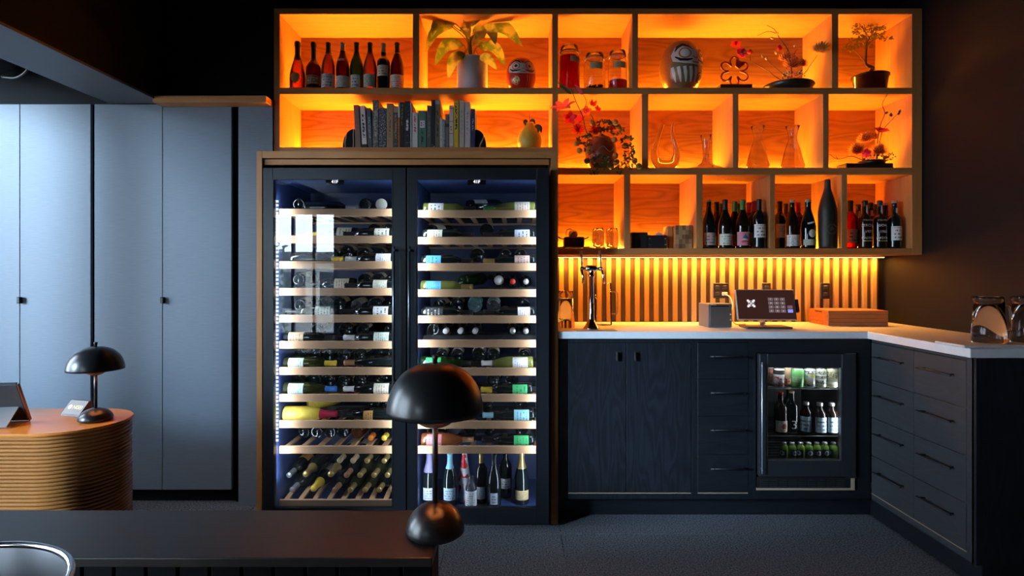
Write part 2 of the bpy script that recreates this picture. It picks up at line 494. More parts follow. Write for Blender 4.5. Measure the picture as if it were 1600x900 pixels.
# ------------------------------------------------------------------ tall slate cupboards
def cupboard(label, x0, x1, split, knob_px, loc):
    t = thing('tall_cupboard', label, 'cupboard', loc, group='tall slate cupboards')
    box('carcass', black_paint, t, x0, x1, YP + 0.022, YW - 0.01, 0.09, 2.41)
    box('plinth', black_paint, t, x0, x1, YP + 0.07, YW - 0.02, 0.0, 0.088)
    edges = [x0] + split + [x1]
    for a, b in zip(edges, edges[1:]):
        dd = box('door', panel_paint, t, a + 0.0015, b - 0.0015, YP, YP + 0.02, 0.092, 2.408, 0.0015)
    kx = X(knob_px, YP)
    k = box('door_knob', dark_metal, t, kx - 0.004, kx + 0.016, YP - 0.022, YP - 0.0005, Z(474, YP), Z(464, YP), 0.003)
    return t
cupboard('tall slate blue cupboard at the left edge beside the window', -3.62, X(142, YP), [X(31, YP)], 31, (X(80, YP), YP, 0))
cupboard('tall slate blue cupboard standing beside the wine fridge surround', X(147, YP), X(362, YP), [X(254, YP)], 254, (X(254, YP), YP, 0))
struct(box('trim_3', panel_paint, None, X(372.5, 3.447), X(428, YS) - 0.002, 3.447, 3.47, 0.0, 2.41, 0.001))
struct(box('trim_4', black_paint, None, X(362, YP) + 0.002, X(372.5, YP) - 0.002, YP + 0.05, YP + 0.07, 0.0, 2.41))

# ------------------------------------------------------------------ oak wall shelf
rowz = {'top': Z(22, YS), 'f1': Z(137, YS), 'c2': Z(147, YS), 'f2l': Z(230, YS), 'f2r': Z(262, YS), 'c3': Z(273, YS), 'f3': Z(388, YS)}
SX0, SX1 = X(428, YS), XR - 0.006
TK = 0.0365
sh = thing('shelving_unit', 'oak wall shelving with amber lit compartments above fridge and counter', 'shelf', ((SX0 + SX1) / 2, YS, Z(398, YS)))
YBK = YW - 0.018          # front of the back panel
def hboard(x0, x1, z0, z1, nm='shelf_board'): return box(nm, oak_x, sh, x0, x1, YS, YBK, z0, z1, 0.0012)
def vboard(x0, x1, z0, z1, nm='divider'): return box(nm, oak_z, sh, x0, x1, YS, YBK, z0, z1, 0.0012)
XM0, XM1 = X(863, YS), X(872, YS)
hboard(SX0, SX1, rowz['top'], Z(13, YS), 'top_board')
xi0, xi1 = X(437, YS), X(1425, YS)
vboard(SX0, xi0, Z(236.5, YS), rowz['top'], 'side_board')
vboard(xi1, SX1, Z(398, YS), rowz['top'], 'side_board')
vboard(XM0, XM1, Z(398, YS), rowz['top'])
hboard(xi0, XM0, rowz['c2'], rowz['f1']); hboard(XM1, xi1, rowz['c2'], rowz['f1'])
hboard(xi0, XM0, Z(237, YS), rowz['f2l'])
hboard(XM1, xi1, rowz['c3'], rowz['f2r'])
hboard(XM1, xi1, Z(398, YS), rowz['f3'])
cells = []
def row(z0, z1, xs):
    for k in range(len(xs) - 1): cells.append((xs[k][1], xs[k + 1][0], z0, z1))
    for a, b in xs[1:-1]:
        if abs(a - XM0) > 1e-6: vboard(a, b, z0, z1)
px = lambda a, b: (X(a, YS), X(b, YS))
row(rowz['f1'], rowz['top'], [(SX0, xi0), px(645, 655), (XM0, XM1), px(988, 997), px(1300, 1310), (xi1, SX1)])
row(rowz['f2l'], rowz['c2'], [(SX0, xi0), (XM0, XM1)])
row(rowz['f2r'], rowz['c2'], [(XM0, XM1), px(1003, 1013), px(1145, 1154), px(1286, 1295), (xi1, SX1)])
row(rowz['f3'], rowz['c3'], [(XM0, XM1), px(975, 985), px(1088, 1098), px(1203, 1211), px(1315, 1324), (xi1, SX1)])
LED_W = 27.0
for (a, b, z0, z1) in cells:
    box('back_panel', oak_panel, sh, a, b, YBK, YW + 0.002, z0, z1)
    lo = a + 0.015; hi = b - 0.015
    box('led_channel', steel, sh, lo, hi, YBK - 0.030, YBK - 0.004, z0 + 0.0004, z0 + 0.005)
    strip_light('shelf_led', sh, ((a + b) / 2, YBK - 0.018, z0 + 0.0065), hi - lo, 0.012, (0, -0.75, 1), LED_W * (hi - lo), LED_AMBER)

# fridge surround
su = thing('fridge_surround', 'oak surround framing the pair of wine fridges', 'surround', (X(636, YE), YE, 0))
ux0, ux1 = X(401, YE), X(872, YE)
uz = Z(236, YE)
box('side_panel', oak_z, su, ux0, X(409.5, YE), YE, YW - 0.02, 0.0, uz, 0.001)
bm = bmesh.new(); bbox(bm, X(861, YE), ux1, YE, 3.456, 0.0, uz); bbox(bm, X(861, YE), XM0 - 0.001, 3.456, YW - 0.02, 0.0, uz)
tobj('side_panel', bm, oak_z, su, world=True)
box('head_board', oak_x, su, X(409.5, YE), X(861, YE), YE, YW - 0.02, Z(247, YE), uz, 0.001)
box('inset_board', oak_x, su, X(411, YE), X(858, YE), YE + 0.012, YE + 0.03, Z(257.5, YE + .012), Z(248.2, YE), 0.001)
tag(box('paper_slip', plain('white paper', (0.8, 0.78, 0.75), 0.7), None, X(829, YS - .012), X(861, YS - .012), YS - 0.012, YS - 0.010, Z(240, YS - .01), Z(236.8, YS - .01)),
    'narrow white slip on the shelf edge below the yellow fruit', 'slip')

# ------------------------------------------------------------------ slat wall behind the counter
CT = 1.07
slat_bg = plain('dark slat backing', (0.075, 0.048, 0.034), 0.7)
bk = struct(box('trim_5', slat_bg, None, ux1 + 0.002, X(1371, YW), YW - 0.008, YW + 0.002, CT + 0.001, Z(398, YS) - 0.001))
slat_wood = wood('slat oak', (0.60, 0.34, 0.09), (0.47, 0.245, 0.06), 'z', 0.5, rings=5, bump=0.0, contrast=0.5)
me = None
pitch = 14.82
for k in range(34):
    pxc = 873.5 + 4.0 + k * pitch
    xc = X(pxc, YW - 0.03)
    if xc > X(1370, YW - 0.03) or k == -1: continue
    if me is None:
        o = tobj('slat', bbox(bmesh.new(), -0.0145, 0.0145, -0.011, 0.011, 0, Z(398, YS) - CT - 0.004, 0.001), slat_wood, bk, loc=(xc, YW - 0.0195, CT + 0.002)); me = o.data
    else: o = tobj('slat', me, slat_wood, bk, loc=(xc, YW - 0.0195, CT + 0.002))
ul = thing('under_shelf_light', 'glowing linear light under the shelving along the slat wall', 'light', ((ux1 + XR) / 2, 3.76, Z(398, YS)))
lx0, lx1 = ux1 + 0.01, X(1371, YW)
box('light_channel', steel, ul, lx0, lx1, 3.756, 3.776, Z(398, YS) - 0.008, Z(398, YS) - 0.0005)
box('diffuser', emit('warm led diffuser', (1.0, 0.55, 0.16), 6.0), ul, lx0, lx1, 3.759, 3.773, Z(398, YS) - 0.0105, Z(398, YS) - 0.0082)
strip_light('under_shelf_led', ul, ((lx0 + lx1) / 2, 3.766, Z(398, YS) - 0.012), lx1 - lx0, 0.012, (0, 0.05, -1), 26.0, LED_WARM)

# ------------------------------------------------------------------ worktop, base cabinets
cw = thing('worktop', 'white quartz worktop turning the corner over black cabinets', 'worktop', (1.2, 3.5, CT - 0.04))
bm = bmesh.new()
XC, YN = 1.97, 2.476
pts = [(ux1 + 0.004, 3.19), (XC, 3.19), (XC, YN), (XR - 0.003, YN), (XR - 0.003, YW - 0.01), (ux1 + 0.004, YW - 0.01)]
lo = [bm.verts.new((x, y, CT - 0.04)) for x, y in pts]; hi = [bm.verts.new((x, y, CT)) for x, y in pts]
bm.faces.new(lo[::-1]); bm.faces.new(hi)
for k in range(6): bm.faces.new((lo[k], lo[(k + 1) % 6], hi[(k + 1) % 6], hi[k]))
bmesh.ops.recalc_face_normals(bm, faces=bm.faces)
bmesh.ops.bevel(bm, geom=[e for e in bm.edges], offset=0.002, segments=1, affect='EDGES')
tobj('worktop_slab', bm, quartz, cw, world=True)

ZB, ZT = 0.168, 1.029
gap_wood = plain('raw wood edge', (0.42, 0.30, 0.20), 0.6)
def cab(name, label, x0, x1, cat='cabinet'):
    t = thing(name, label, cat, ((x0 + x1) / 2, YC, 0.135))
    return t
# double-door cabinet
t = cab('base_cabinet', 'black wood double-door base cabinet beside the wine fridges', X(873.5, YC), X(1085, YC))
bm = bmesh.new()
a0, a1 = ux1 + 0.004, X(1085, YC)
bbox(bm, a0, a1, YC + 0.022, YW - 0.02, 0.135, ZT)
bbox(bm, a0, X(888, YC), YC + 0.012, YC + 0.024, 0.135, ZT); bbox(bm, X(1080, YC), a1, YC + 0.001, YC + 0.024, 0.135, ZT)
bbox(bm, X(888, YC), X(1080, YC), YC + 0.001, YC + 0.024, Z(535, YC), ZT); bbox(bm, X(888, YC), X(1080, YC), YC + 0.001, YC + 0.024, 0.135, Z(771, YC) - 0.004)
tobj('frame', bm, ebony_z, t, world=True)
box('bottom_edge', gap_wood, t, X(888, YC), X(1080, YC), YC + 0.001, YC + 0.02, Z(771.3, YC), Z(770.0, YC))
for (p0, p1, hx) in ((888, 978, 967), (978.6, 1080, 995)):
    dr = box('door', ebony_z, t, X(p0, YC) + 0.001, X(p1, YC) - 0.001, YC - 0.001, YC + 0.018, Z(769.8, YC), Z(535.6, YC), 0.001)
    bm = bmesh.new(); hx0 = X(hx - 4.2, YC); hx1 = X(hx + 4.2, YC)
    bbox(bm, hx0, hx1, YC - 0.003, YC - 0.0012, Z(565, YC), Z(548, YC), 0.0005)
    bbox(bm, hx0, hx0 + 0.008, YC - 0.022, YC - 0.003, Z(563, YC), Z(550, YC), 0.001)
    tobj('pull_tab', bm, black_plastic, dr, world=True)
# drawer unit
def bar_handle(parent, p0, p1, out, r=0.0045, post=0.025, mat=None):
    """bar handle between p0 and p1 standing off along -out"""
    p0, p1, out = Vector(p0), Vector(p1), Vector(out)
    d = (p1 - p0).normalized()
    bm = tube([p0 + out * post, p1 + out * post], r, 8)
    for q in (p0 + d * 0.02, p1 - d * 0.02):
        tube([q, q + out * (post + r)], r * 0.85, 8, bm)
    return tobj('handle', bm, mat or dark_metal, parent, world=True)
t = cab('drawer_cabinet', 'black wood four-drawer base cabinet left of the drinks fridge', X(1085, YC), X(1176, YC))
a0, a1 = X(1085, YC) + 0.001, X(1176, YC)
bm = bmesh.new()
bbox(bm, a0, a1, YC + 0.022, YW - 0.02, 0.135, ZT)
bbox(bm, a0, X(1090, YC), YC + 0.001, YC + 0.024, 0.135, ZT); bbox(bm, X(1169, YC), a1, YC + 0.001, YC + 0.024, 0.135, ZT)
bbox(bm, X(1090, YC), X(1169, YC), YC + 0.001, YC + 0.024, Z(535, YC), ZT); bbox(bm, X(1090, YC), X(1169, YC), YC + 0.001, YC + 0.024, 0.135, Z(771, YC) - 0.004)
tobj('frame', bm, ebony_x, t, world=True)
box('bottom_edge', gap_wood, t, X(1090, YC), X(1169, YC), YC + 0.001, YC + 0.02, Z(771.3, YC), Z(770.0, YC))
for (q0, q1) in ((535.6, 592), (592, 650), (650, 710), (710, 769.8)):
    dr = box('drawer', ebony_x, t, X(1090, YC) + 0.001, X(1169, YC) - 0.001, YC - 0.001, YC + 0.018, Z(q1, YC) + 0.001, Z(q0, YC) - 0.001, 0.001)
    zz = Z(q0 + 20.5, YC)
    bar_handle(dr, (X(1108, YC), YC - 0.001, zz), (X(1166, YC), YC - 0.001, zz), (0, -1, 0))
# filler round the drinks fridge
bm = bmesh.new()
f0, f1 = X(1176, YC) + 0.001, 1.998
bbox(bm, f0, X(1181, YC), YC + 0.001, YW - 0.02, 0.135, ZT); bbox(bm, X(1341, YC), f1, YC + 0.001, YW - 0.02, 0.135, ZT)
bbox(bm, X(1181, YC), X(1341, YC), YC + 0.001, YW - 0.02, Z(551, YC), ZT); bbox(bm, X(1181, YC), X(1341, YC), YC + 0.001, YW - 0.02, 0.135, Z(766, YC))
tag(tobj('fridge_housing', bm, ebony_x), 'black wood housing around the undercounter drinks fridge', 'cabinet')
# right run of drawers
t = thing('drawer_cabinet', 'black wood eight-drawer cabinet along the right wall', 'cabinet', (2.2, 2.85, 0.135))
XF = 2.0
bm = bmesh.new()
bbox(bm, XF + 0.02, XR - 0.004, YN + 0.03, YC + 0.0, 0.135, ZT)
ye = [3.205, 2.868, 2.535]
bbox(bm, XF + 0.001, XF + 0.02, YN + 0.02, ye[2], 0.135, ZT); bbox(bm, XF + 0.001, XF + 0.02, ye[2], ye[0], 1.012, ZT)
bbox(bm, XF + 0.001, XF + 0.02, ye[2], ye[0], 0.135, 0.166)
tobj('frame', bm, ebony_y, t, world=True)
box('end_panel', ebony_z, t, XF + 0.001, XR - 0.004, YN + 0.006, YN + 0.03, 0.135, ZT)
box('bottom_edge', gap_wood, t, XF - 0.0005, XF + 0.01, ye[2], ye[0], 0.1665, 0.1705)
for c in range(2):
    for k in range(4):
        z1 = 1.010 - k * 0.2095; z0 = z1 - 0.2095
        dr = box('drawer', ebony_y, t, XF - 0.001, XF + 0.019, ye[c + 1] + 0.0015, ye[c] - 0.0015, z0 + 0.0012, z1 - 0.0012, 0.001)
        zz = z1 - 0.075
        bar_handle(dr, (XF - 0.001, ye[c] - 0.06, zz), (XF - 0.001, ye[c + 1] + 0.055, zz), (-1, 0, 0), 0.0045, 0.028)
bm = bmesh.new()
bbox(bm, ux1 + 0.004, 2.09, 3.325, 3.345, 0.0, 0.1345); bbox(bm, 2.07, 2.09, YN + 0.06, 3.325, 0.0, 0.1345); bbox(bm, 2.09, XR - 0.004, YN + 0.06, YN + 0.08, 0.0, 0.1345)
struct(tobj('baseboard_cabinets', bm, ebony_x))
# ------------------------------------------------------------------ bottles
PROF = {
 'bordeaux': [(0, .014), (.022, .010), (.032, .0), (.0365, .003), (.0372, .010), (.0372, .180), (.0355, .196), (.027, .212), (.018, .224), (.0148, .236), (.0142, .280), (.0142, .284), (.0158, .286), (.0158, .296), (.0135, .299), (0, .299)],
 'burgundy': [(0, .014), (.026, .010), (.036, .0), (.0405, .003), (.0412, .010), (.0412, .135), (.0395, .155), (.034, .182), (.025, .208), (.0175, .230), (.0148, .250), (.0142, .284), (.0160, .286), (.0160, .296), (.0135, .299), (0, .299)],
 'champagne': [(0, .018), (.026, .012), (.038, .0), (.0435, .003), (.0442, .012), (.0442, .120), (.0425, .145), (.036, .178), (.026, .212), (.0180, .242), (.0160, .272), (.0175, .276), (.0175, .294), (.0150, .302), (0, .302)],
 'domchamp': [(0, .018), (.026, .012), (.038, .0), (.0440, .003), (.0470, .030), (.0480, .070), (.0450, .110), (.036, .150), (.024, .190), (.0165, .225), (.0160, .270), (.0185, .276), (.0185, .298), (.0150, .306), (0, .306)],
 'squat': [(0, .014), (.026, .010), (.036, .0), (.0430, .003), (.0460, .020), (.0460, .120), (.0440, .145), (.032, .170), (.019, .185), (.0150, .205), (.0150, .270), (.0175, .276), (.0175, .296), (.0150, .302), (0, .302)],
 'madeira': [(0, .014), (.026, .010), (.034, .0), (.0385, .003), (.0390, .012), (.0400, .165), (.0385, .182), (.030, .198), (.0185, .208), (.0160, .220), (.0165, .240), (.0150, .262), (.0150, .276), (.0165, .278), (.0165, .292), (.0140, .295), (0, .295)],
 'sake': [(0, .014), (.030, .010), (.046, .0), (.0525, .004), (.0535, .015), (.0535, .215), (.0500, .250), (.038, .300), (.024, .345), (.0180, .370), (.0165, .400), (.0165, .415), (.0140, .418), (0, .418)],
 'flute': [(0, .010), (.022, .008), (.030, .0), (.0345, .003), (.0350, .010), (.0350, .120), (.0320, .160), (.024, .215), (.0160, .262), (.0140, .300), (.0140, .310), (.0155, .312), (.0155, .325), (.013, .328), (0, .328)],
 'small': [(0, .008), (.020, .006), (.029, .0), (.0325, .003), (.0330, .010), (.0330, .105), (.0310, .120), (.020, .138), (.0150, .145), (.0150, .160), (.0165, .162), (.0165, .176), (.014, .178), (0, .178)],
}
PR = {k: prof_r([p for p in v if p[1] > .0025 and p[0] > .01]) for k, v in PROF.items()}
GL = {
 'dark': plain('dark wine glass', (0.006, 0.010, 0.010), 0.06, 0.0, Coat_Weight=0.3),
 'brown': plain('brown black wine glass', (0.014, 0.007, 0.004), 0.07),
 'matte': grainy('matte black bottle', (0.018, 0.015, 0.012), (0.024, 0.020, 0.016), (40, 40, 40), 0.5),
 'green': glass('green bottle glass', (0.10, 0.34, 0.04), 0.8, 0.02, 1.5, ((0.03, 0.10, 0.02), 0.25)),
 'olive': glass('olive bottle glass', (0.50, 0.52, 0.12), 0.8, 0.02, 1.5, ((0.34, 0.36, 0.08), 0.45)),
 'aqua': glass('pale aqua bottle glass', (0.50, 0.85, 0.82), 0.9, 0.02, 1.5, ((0.20, 0.42, 0.42), 0.35)),
 'white': glass('clear bottle glass', (0.85, 0.87, 0.88), 0.9, 0.02, 1.5, ((0.4, 0.42, 0.45), 0.12)),
 'rose': glass('rose wine in glass', (0.85, 0.34, 0.13), 0.8, 0.02, 1.5, ((0.72, 0.22, 0.07), 0.35)),
 'amber': glass('amber bottle glass', (0.70, 0.26, 0.06), 0.8, 0.02, 1.5, ((0.30, 0.09, 0.02), 0.3)),
 'ruby': glass('dark ruby bottle glass', (0.30, 0.03, 0.012), 0.8, 0.02, 1.5, ((0.05, 0.008, 0.005), 0.35)),
 'red': glass('red drink in glass', (0.85, 0.06, 0.01), 0.8, 0.02, 1.5, ((0.6, 0.03, 0.01), 0.3)),
 'yellowwrap': grainy('yellow paper wrap', (0.72, 0.50, 0.04), (0.85, 0.66, 0.10), (30, 60, 60), 0.6, bump=0.6),
 'darkolive': glass('dark olive bottle glass', (0.30, 0.32, 0.10), 0.9, 0.02, 1.5, ((0.05, 0.055, 0.018), 0.45)),
}
FOIL = {k: plain('foil ' + k, c, r, m) for k, c, r, m in [
 ('black', (0.012, 0.012, 0.013), .35, 0), ('gold', (0.62, 0.45, 0.16), .32, .7), ('tan', (0.55, 0.40, 0.22), .5, 0), ('silver', (0.66, 0.67, 0.70), .3, .8),
 ('white', (0.75, 0.74, 0.72), .5, 0), ('red', (0.60, 0.025, 0.02), .4, 0), ('crimson', (0.50, 0.02, 0.07), .4, 0), ('green', (0.05, 0.22, 0.05), .4, 0),
 ('yellow', (0.80, 0.55, 0.05), .45, 0), ('cyan', (0.28, 0.62, 0.72), .45, 0), ('purple', (0.30, 0.26, 0.48), .45, 0), ('blue', (0.04, 0.20, 0.62), .45, 0),
 ('copper', (0.55, 0.27, 0.14), .4, .5), ('cork', (0.55, 0.38, 0.24), .8, 0), ('grey', (0.36, 0.34, 0.30), .4, .3), ('orange', (0.75, 0.20, 0.02), .5, 0), ('brown', (0.09, 0.05, 0.03), .5, 0)]}
LABEL_COLS = {'white': (0.78, 0.78, 0.75), 'cream': (0.72, 0.69, 0.55), 'ivory': (0.66, 0.66, 0.50), 'tan': (0.56, 0.40, 0.22), 'blue': (0.10, 0.45, 0.72), 'silver': (0.55, 0.60, 0.66),
 'green': (0.04, 0.42, 0.12), 'pink': (0.75, 0.28, 0.30), 'mauve': (0.42, 0.33, 0.36), 'lightblue': (0.50, 0.66, 0.76), 'orange': (0.72, 0.36, 0.10), 'cyan': (0.30, 0.62, 0.70),
 'steelblue': (0.30, 0.42, 0.62), 'gold': (0.52, 0.40, 0.18), 'black': (0.02, 0.02, 0.02), 'rosegrey': (0.55, 0.36, 0.30), 'brown': (0.28, 0.15, 0.07), 'palegreen': (0.55, 0.64, 0.52), 'kraft': (0.45, 0.34, 0.22)}
LABEL_WORD = {'lightblue': 'light blue', 'steelblue': 'steel blue', 'rosegrey': 'rose grey', 'palegreen': 'pale green'}
def lab_mat(c, v=0):
    ink = (0.75, 0.72, 0.65) if c in ('black', 'brown') else ((0.45, 0.06, 0.05) if v == 3 else (0.06, 0.06, 0.07))
    return paper('label %s %d' % (c, v), LABEL_COLS[c], ink, [5, 7, 4, 6][v % 4], v * 3.7 + len(c), [0.75, 0.6, 0.85, 0.7][v % 4])
MC = {}
def cached(key, fn):
    if key not in MC:
        me = bpy.data.meshes.new(key[0]); bm = fn(); bm.to_mesh(me); bm.free(); MC[key] = me
    return MC[key]
CAPZ = {'bordeaux': .232, 'burgundy': .236, 'champagne': .205, 'domchamp': .212, 'squat': .195, 'madeira': .258, 'sake': .385, 'flute': .225, 'small': .158}
def cap_bm(kind, z0):
    p = [(r, z) for r, z in PROF[kind] if z >= z0]
    p = [(PR[kind](z0), z0)] + p
    return lathe([(r + 0.0005 if r > 0 else 0, z + (0.0004 if i == len(p) - 1 else 0)) for i, (r, z) in enumerate(p)], 16)
def bottle(kind, glassk, label, cat='bottle', loc=(0, 0, 0), rot=(0, 0, 0), lab=None, cap=None, lz=None, la=1.05, lv=0, capz=None, group=None, name='wine_bottle', body_mat=None, lab2=None):
    t = thing(name, label, cat, loc, rot, group)
    tobj('bottle_glass', cached(('bottle_glass', kind), lambda: lathe(PROF[kind], 22)), body_mat or GL[glassk], t)
    if lab:
        z0, z1 = lz or (.032, .118)
        tobj('label', cached(('label', kind, z0, z1, la), lambda: cyl_patch(0, z0, z1, la, 10, 4, rfun=PR[kind])), lab if not isinstance(lab, str) else lab_mat(lab, lv), t)
    if lab2:
        c2, z0, z1, a2 = lab2
        tobj('label', cached(('label', kind, z0, z1, a2), lambda: cyl_patch(0, z0, z1, a2, 10, 4, rfun=PR[kind])), lab_mat(c2, 1), t)
    if cap:
        cz = capz or CAPZ[kind]
        tobj('capsule', cached(('capsule', kind, cz), lambda: cap_bm(kind, cz)), FOIL[cap], t)
    return t

# ------------------------------------------------------------------ wine fridges
FTOP, FBOT = Z(262, YF), 0.02
shelf_y = {'L': [326, 368, 408, 450, 492, 533, 574, 616, 657, 697, 781], 'R': [328, 370, 411, 452, 493, 531, 575, 616, 658, 697]}
YSF = 3.25      # front of the wine shelves
def wine_fridge(side, p0, p1, g0, g1):
    x0, x1 = X(p0, YF), X(p1, YF)
    t = thing('wine_fridge', 'tall black glass-door wine fridge, %s of the pair' % ('left one' if side == 'L' else 'right one'), 'wine fridge', ((x0 + x1) / 2, YF, 0.0), group='pair of tall wine fridges')
    th = 0.035
    bm = bmesh.new()
    yb0, yb1 = YF + 0.05, YW - 0.03
    bbox(bm, x0, x0 + th, yb0, yb1, FBOT, FTOP); bbox(bm, x1 - th, x1, yb0, yb1, FBOT, FTOP)
    bbox(bm, x0 + th, x1 - th, yb0, yb1, FTOP - 0.05, FTOP); bbox(bm, x0 + th, x1 - th, yb0, yb1, FBOT, 0.045)
    bbox(bm, x0 + th, x1 - th, yb1 - 0.03, yb1, 0.045, FTOP - 0.05)
    tobj('cabinet', bm, fridge_black, t, world=True)
    bm = bmesh.new(); e = 0.0015
    i0, i1, z0, z1 = x0 + th, x1 - th, 0.045, FTOP - 0.05
    bbox(bm, i0, i0 + e, yb0 + 0.01, yb1 - 0.03, z0, z1); bbox(bm, i1 - e, i1, yb0 + 0.01, yb1 - 0.03, z0, z1)
    bbox(bm, i0, i1, yb1 - 0.03 - e, yb1 - 0.03, z0, z1); bbox(bm, i0, i1, yb0 + 0.01, yb1 - 0.03, z0, z0 + e); bbox(bm, i0, i1, yb0 + 0.01, yb1 - 0.03, z1 - e, z1)
    tobj('liner', bm, liner, t, world=True)
    for fx in (x0 + 0.06, x1 - 0.06):
        tobj('foot', lathe([(0, 0), (.02, 0), (.02, .02), (0, .02)], 12, cx=fx, cy=yb0 + 0.05), black_plastic, t, world=True)
    # door
    gx0, gx1, gz0, gz1 = X(g0, YF), X(g1, YF), Z(795.5, YF), Z(279.5, YF)
    bm = bmesh.new()
    for (a, b, c, d_) in ((x0 + .001, gx0, FBOT + .01, FTOP), (gx1, x1 - .001, FBOT + .01, FTOP), (gx0, gx1, FBOT + .01, gz0), (gx0, gx1, gz1, FTOP)):
        bbox(bm, a, b, YF, YF + 0.045, c, d_, 0.0015)
    dr = tobj('door_frame', bm, fridge_black, t, world=True)
    bm = bmesh.new()
    tr = 0.004
    for (a, b, c, d_) in ((gx0, gx0 + tr, gz0, gz1), (gx1 - tr, gx1, gz0, gz1), (gx0 + tr, gx1 - tr, gz0, gz0 + tr), (gx0 + tr, gx1 - tr, gz1 - tr, gz1)):
        bbox(bm, a, b, YF - 0.002, YF + 0.012, c, d_)
    tobj('pane_trim', bm, dark_metal, dr, world=True)
    box('glass_pane', pane, dr, gx0 + 0.0005, gx1 - 0.0005, YF + 0.014, YF + 0.020, gz0, gz1)
    hx = X(617, YF) if side == 'L' else X(641, YF)
    bar_handle(dr, (hx, YF - 0.0005, Z(600, YF)), (hx, YF - 0.0005, Z(385, YF)), (0, -1, 0), 0.0075, 0.03, plain('graphite handle', (0.09, 0.10, 0.12), 0.28, 0.8))
    # display
    dz = Z(284, YF + .05); dx = X(523 if side == 'L' else 745, YF + .05)
    ds = box('display', black_plastic, t, dx - 0.05, dx + 0.05, YF + 0.052, YF + 0.062, dz - 0.016, dz + 0.016)
    bm = text_bm('41F', 0.026)
    bmesh.ops.translate(bm, vec=(dx, YF + 0.0512, dz), verts=bm.verts)
    tobj('temperature_digits', bm, emit('display digits', (0.75, 0.80, 1.0), 2.2), ds, world=True)
    # LED strips standing at the front corners inside
    for sgn, xx in ((1, i0 + 0.006), (-1, i1 - 0.006)):
        zt, zb = Z(312, YF + .07), Z(690 if side == 'L' else 735, YF + .07)
        ls = box('led_strip', plain('led strip board', (0.7, 0.72, 0.75), 0.5), t, xx - 0.004, xx + 0.004, YF + 0.061, YF + 0.067, zb, zt)
        bm = bmesh.new(); nled = 62 if side == 'L' else 70
        wd = 0.0105 if side == 'L' else 0.004
        for k in range(nled):
            zc = zb + (zt - zb) * (k + .5) / nled
            bbox(bm, xx - wd + (.008 if side == 'L' and sgn > 0 else 0) , xx + wd + (.008 if side == 'L' and sgn > 0 else 0), YF + 0.0535, YF + 0.0605, zc - 0.0052, zc + 0.0052)
        stuff(tobj('led_dots', bm, emit('cool led dots', (0.75, 0.88, 1.0), 1.6), ls, world=True))
        strip_light('fridge_led', t, (xx + sgn * 0.010, YF + 0.075, (zt + zb) / 2 - 0.1), 0.012, zt - zb + .25, (sgn * 0.6, 0.8, 0), 5.0 if side == 'L' else 4.7, LED_COOL)
    # shelves
    for n_, py in enumerate(shelf_y[side]):
        zt = Z(py, YSF)
        s_ = box('wine_shelf', beech, t, i0 + 0.004, i1 - 0.004, YSF, YSF + 0.016, zt - 0.043, zt, 0.0015)
        s_.name = 'wine_shelf'
        incl = (side == 'L' and n_ == 10)
        dep = 3.72 - YSF - 0.016
        for k in range(8 if not incl else 9):
            nk = 8 if not incl else 9
            xc = i0 + 0.03 + (i1 - i0 - 0.06) * k / (nk - 1)
            key = ('slat', incl)
            me = cached(key, lambda: bbox(bmesh.new(), -0.014, 0.014, 0, dep, -0.012, 0, 0.001))
            o = tobj('slat', me, beech_y, s_)
            base = Vector((xc, YSF + 0.0165, zt - (0.012 if incl or (side == 'L' and n_ == 9) else 0.026))) - parent_world(t)
            o.location = base - Vector(s_.location)
            if incl: o.rotation_euler = (math.radians(6), 0, 0)
        bm = bbox(bmesh.new(), i0 + 0.004, i1 - 0.004, 3.69, 3.72, zt - 0.050, zt - 0.0385)
        if not incl: tobj('rear_rail', bm, beech, s_, world=True)
        else: bm.free()
        if not incl and not (side == 'L' and n_ == 9):
            for yy in (3.45, 3.60): box('bottle_rest', dark_metal, s_, i0 + 0.004, i1 - 0.004, yy, yy + 0.012, zt - 0.0255, zt + 0.0035)
    return t, i0, i1
FL, li0, li1 = wine_fridge('L', 411, 634.5, 426, 613.5)
FR, ri0, ri1 = wine_fridge('R', 636, 858, 651, 838.5)

SEQ = {}
def reg(side, n, px_, fn): SEQ.setdefault((side, n), []).append((px_, fn))
SIDE = {'L': 'left', 'R': 'right'}
GW = {'dark': 'dark', 'brown': 'dark', 'green': 'green', 'olive': 'olive', 'aqua': 'aqua', 'white': 'clear', 'rose': 'rose', 'amber': 'amber', 'ruby': 'dark', 'yellowwrap': 'yellow-wrapped', 'red': 'red', 'matte': 'matte', 'darkolive': 'olive'}
YSB, YEB = 3.322, 3.415
def S(side, n, xb, d, lab=None, gl='dark', kind='bordeaux', cap='black', lv=0, lz=None, roll=0.0, la=1.05, y=None):
    if d == 'R': xb = max(xb, 445) if side == 'L' else max(xb, 658)
    YSB = y or 3.322
    """bottle lying across the shelf, base at pixel xb, neck to the right (R) or left (L)"""
    zt = Z(shelf_y[side][n - 1], YSF) - 0.0255
    r = max(p[0] for p in PROF[kind])
    def fn(label):
        sg = 1 if d == 'R' else -1
        # the neck rests a little lower than the base would allow: tilt slightly
        loc = (X(xb, YSB), YSB, zt + r + 0.0005)
        q = Matrix.Rotation(sg * PI / 2, 4, 'Y') @ Matrix.Rotation(roll, 4, 'Z')
        bottle(kind, gl, label, loc=loc, rot=q.to_euler(), lab=lab, cap=cap, lv=lv, lz=lz, la=la, group='bottles in the %s wine fridge' % SIDE[side])
    desc = (GW[gl] + ' bottle') + (' with ' + LABEL_WORD.get(lab, lab) + ' label' if lab else '')
    reg(side, n, xb + (40 if d == 'R' else -40), (desc, fn))
